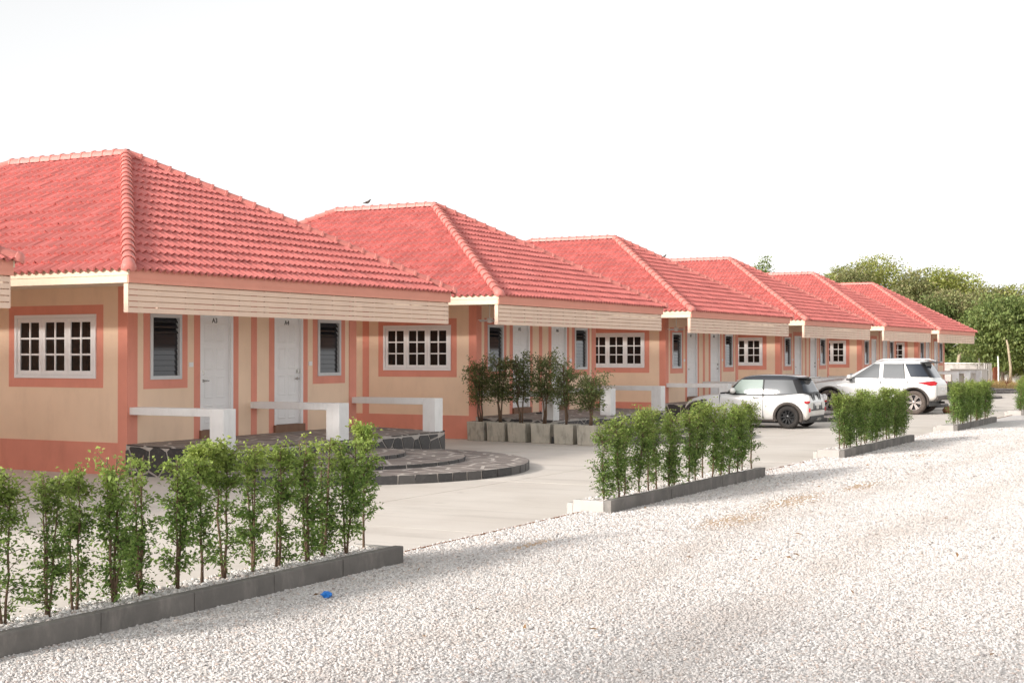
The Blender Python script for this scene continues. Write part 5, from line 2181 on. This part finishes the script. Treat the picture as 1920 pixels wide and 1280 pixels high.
# undergrowth behind the wall: one dark leafy mass
rg = np.random.default_rng(61)
B, D = [], []
for k in range(90):
    px = rg.uniform(1560, 2080)
    dd = rg.uniform(99, 112)
    c = view_pt(px, dd, 0)
    hh = rg.uniform(0.9, 2.2)
    n = 420
    u = rg.normal(0, 1, (n, 3)); u /= np.linalg.norm(u, axis=1, keepdims=True)
    rr = rg.uniform(0.4, 1.0, n) ** 0.6
    B.append(np.array([c.x, c.y, hh * 0.55 + GZ]) + u * np.array([1.3, 1.3, hh * 0.75]) * rr[:, None])
    D.append(u + rg.normal(0, 0.6, (n, 3)))
B, D = np.concatenate(B), np.concatenate(D)
L = 0.22 * rg.uniform(0.5, 1.3, len(B))
V, Q = leaf_quads(B, D, L, L * 0.6, rg)
tag(mesh_obj('undergrowth', fast_mesh('undergrowth', V, Q, 'tree_leaf_green')), kind='stuff')

# bare pale trunks and a dead branch
for px, D, z0, z1, rad, lean, lab in ((1797, 98, 0, 4.0, 0.13, -0.35, 'pale bare leaning trunk seen under the eave of the farthest bungalow'),
                                       (1893, 91, 0, 3.0, 0.085, 0.2, 'pale slender trunk in front of the white wall end')):
    p = view_pt(px, D, GZ)
    t = thing('bare_tree', lab, 'tree', (p.x, p.y, GZ), 0, 'bare pale trunks')
    mb = MB()
    mb.tube([(0, 0, 0), (0.05, -lean * 0.25, 1.2), (0.0, -lean * -0.5, 2.6), (0.05, lean, z1)], [rad * 1.15, rad, rad * 0.85, rad * 0.6], 9)
    mb.build('trunk', 'bark_pale', t, smooth=True)
    if px > 1850:
        continue
    mb = MB()
    mb.tube([(0.02, lean * 0.6, z1 * 0.75), (-0.3, lean * 0.6 + 0.4, z1 * 0.95), (-0.4, lean + 0.8, z1 * 1.1)], [rad * 0.45, rad * 0.3, 0.01], 6)
    mb.build('branch', 'bark_pale', t, smooth=True)
p = view_pt(1858, 100, GZ)
t = thing('dead_tree', 'grey dead tree with a bare branch arching out to the left', 'tree', (p.x, p.y, GZ), 0)
mb = MB()
mb.tube([(0, 0, 0), (0.1, 0.1, 1.6), (0.0, 0.3, 3.0), (0.1, 0.5, 3.9)], [0.13, 0.11, 0.08, 0.03], 8)
mb.build('trunk', 'wall_grey', t, smooth=True)
mb = MB()
mb.tube([(0.0, 0.2, 2.6), (-0.3, 0.6, 3.2), (-0.5, 1.2, 3.15), (-0.6, 1.9, 3.0), (-0.7, 2.5, 2.6)], [0.07, 0.06, 0.05, 0.035, 0.012], 7)
mb.build('branch', 'wall_grey', t, smooth=True)

# thin dry shrub in the grass
p = view_pt(1888, 84, GZ)
t = thing('dry_shrub', 'small leafless brown shrub in the dry grass', 'shrub', (p.x, p.y, GZ), 0)
mb = MB()
mb.tube([(0, 0, 0), (0, 0.02, 0.35)], [0.03, 0.025], 6)
r = random.Random(3)
for k in range(22):
    a = r.uniform(0, 6.28)
    p1 = (math.cos(a) * 0.35, math.sin(a) * 0.35, r.uniform(0.5, 0.9))
    mb.tube([(0, 0.02, 0.3), (p1[0] * 0.5, p1[1] * 0.5, p1[2] * 0.75), (p1[0] * 1.3, p1[1] * 1.3, p1[2])], [0.012, 0.008, 0.003], 4)
mb.build('twigs', 'brown_block', t)

# trees standing left of the frame: their crowns throw the soft bands of shade over the gravel
tl = MB()
tv, tq, nb_ = [], [], 0
for k, (x, y, h, w) in enumerate(((-21.0, -8.2, 6.6, 2.6), (-19.5, -10.6, 6.2, 2.4), (-27.5, -9.0, 7.5, 3.2))):
    tr, cr = tree_mesh(700 + k, h, w, 'tree_leaf_green', 2.5, 900, 8, low=0.5, leaf=0.2)
    off = Vector((x, y, -0.06))
    tl.add([tuple(v.co + off) for v in tr.vertices], [tuple(p.vertices) for p in tr.polygons], 0)
    tl.add([tuple(v.co + off) for v in cr.vertices], [tuple(p.vertices) for p in cr.polygons], 1)
tag(tl.build('tree_line', ['bark_grey', 'tree_leaf_green'], recalc=False), kind='stuff')
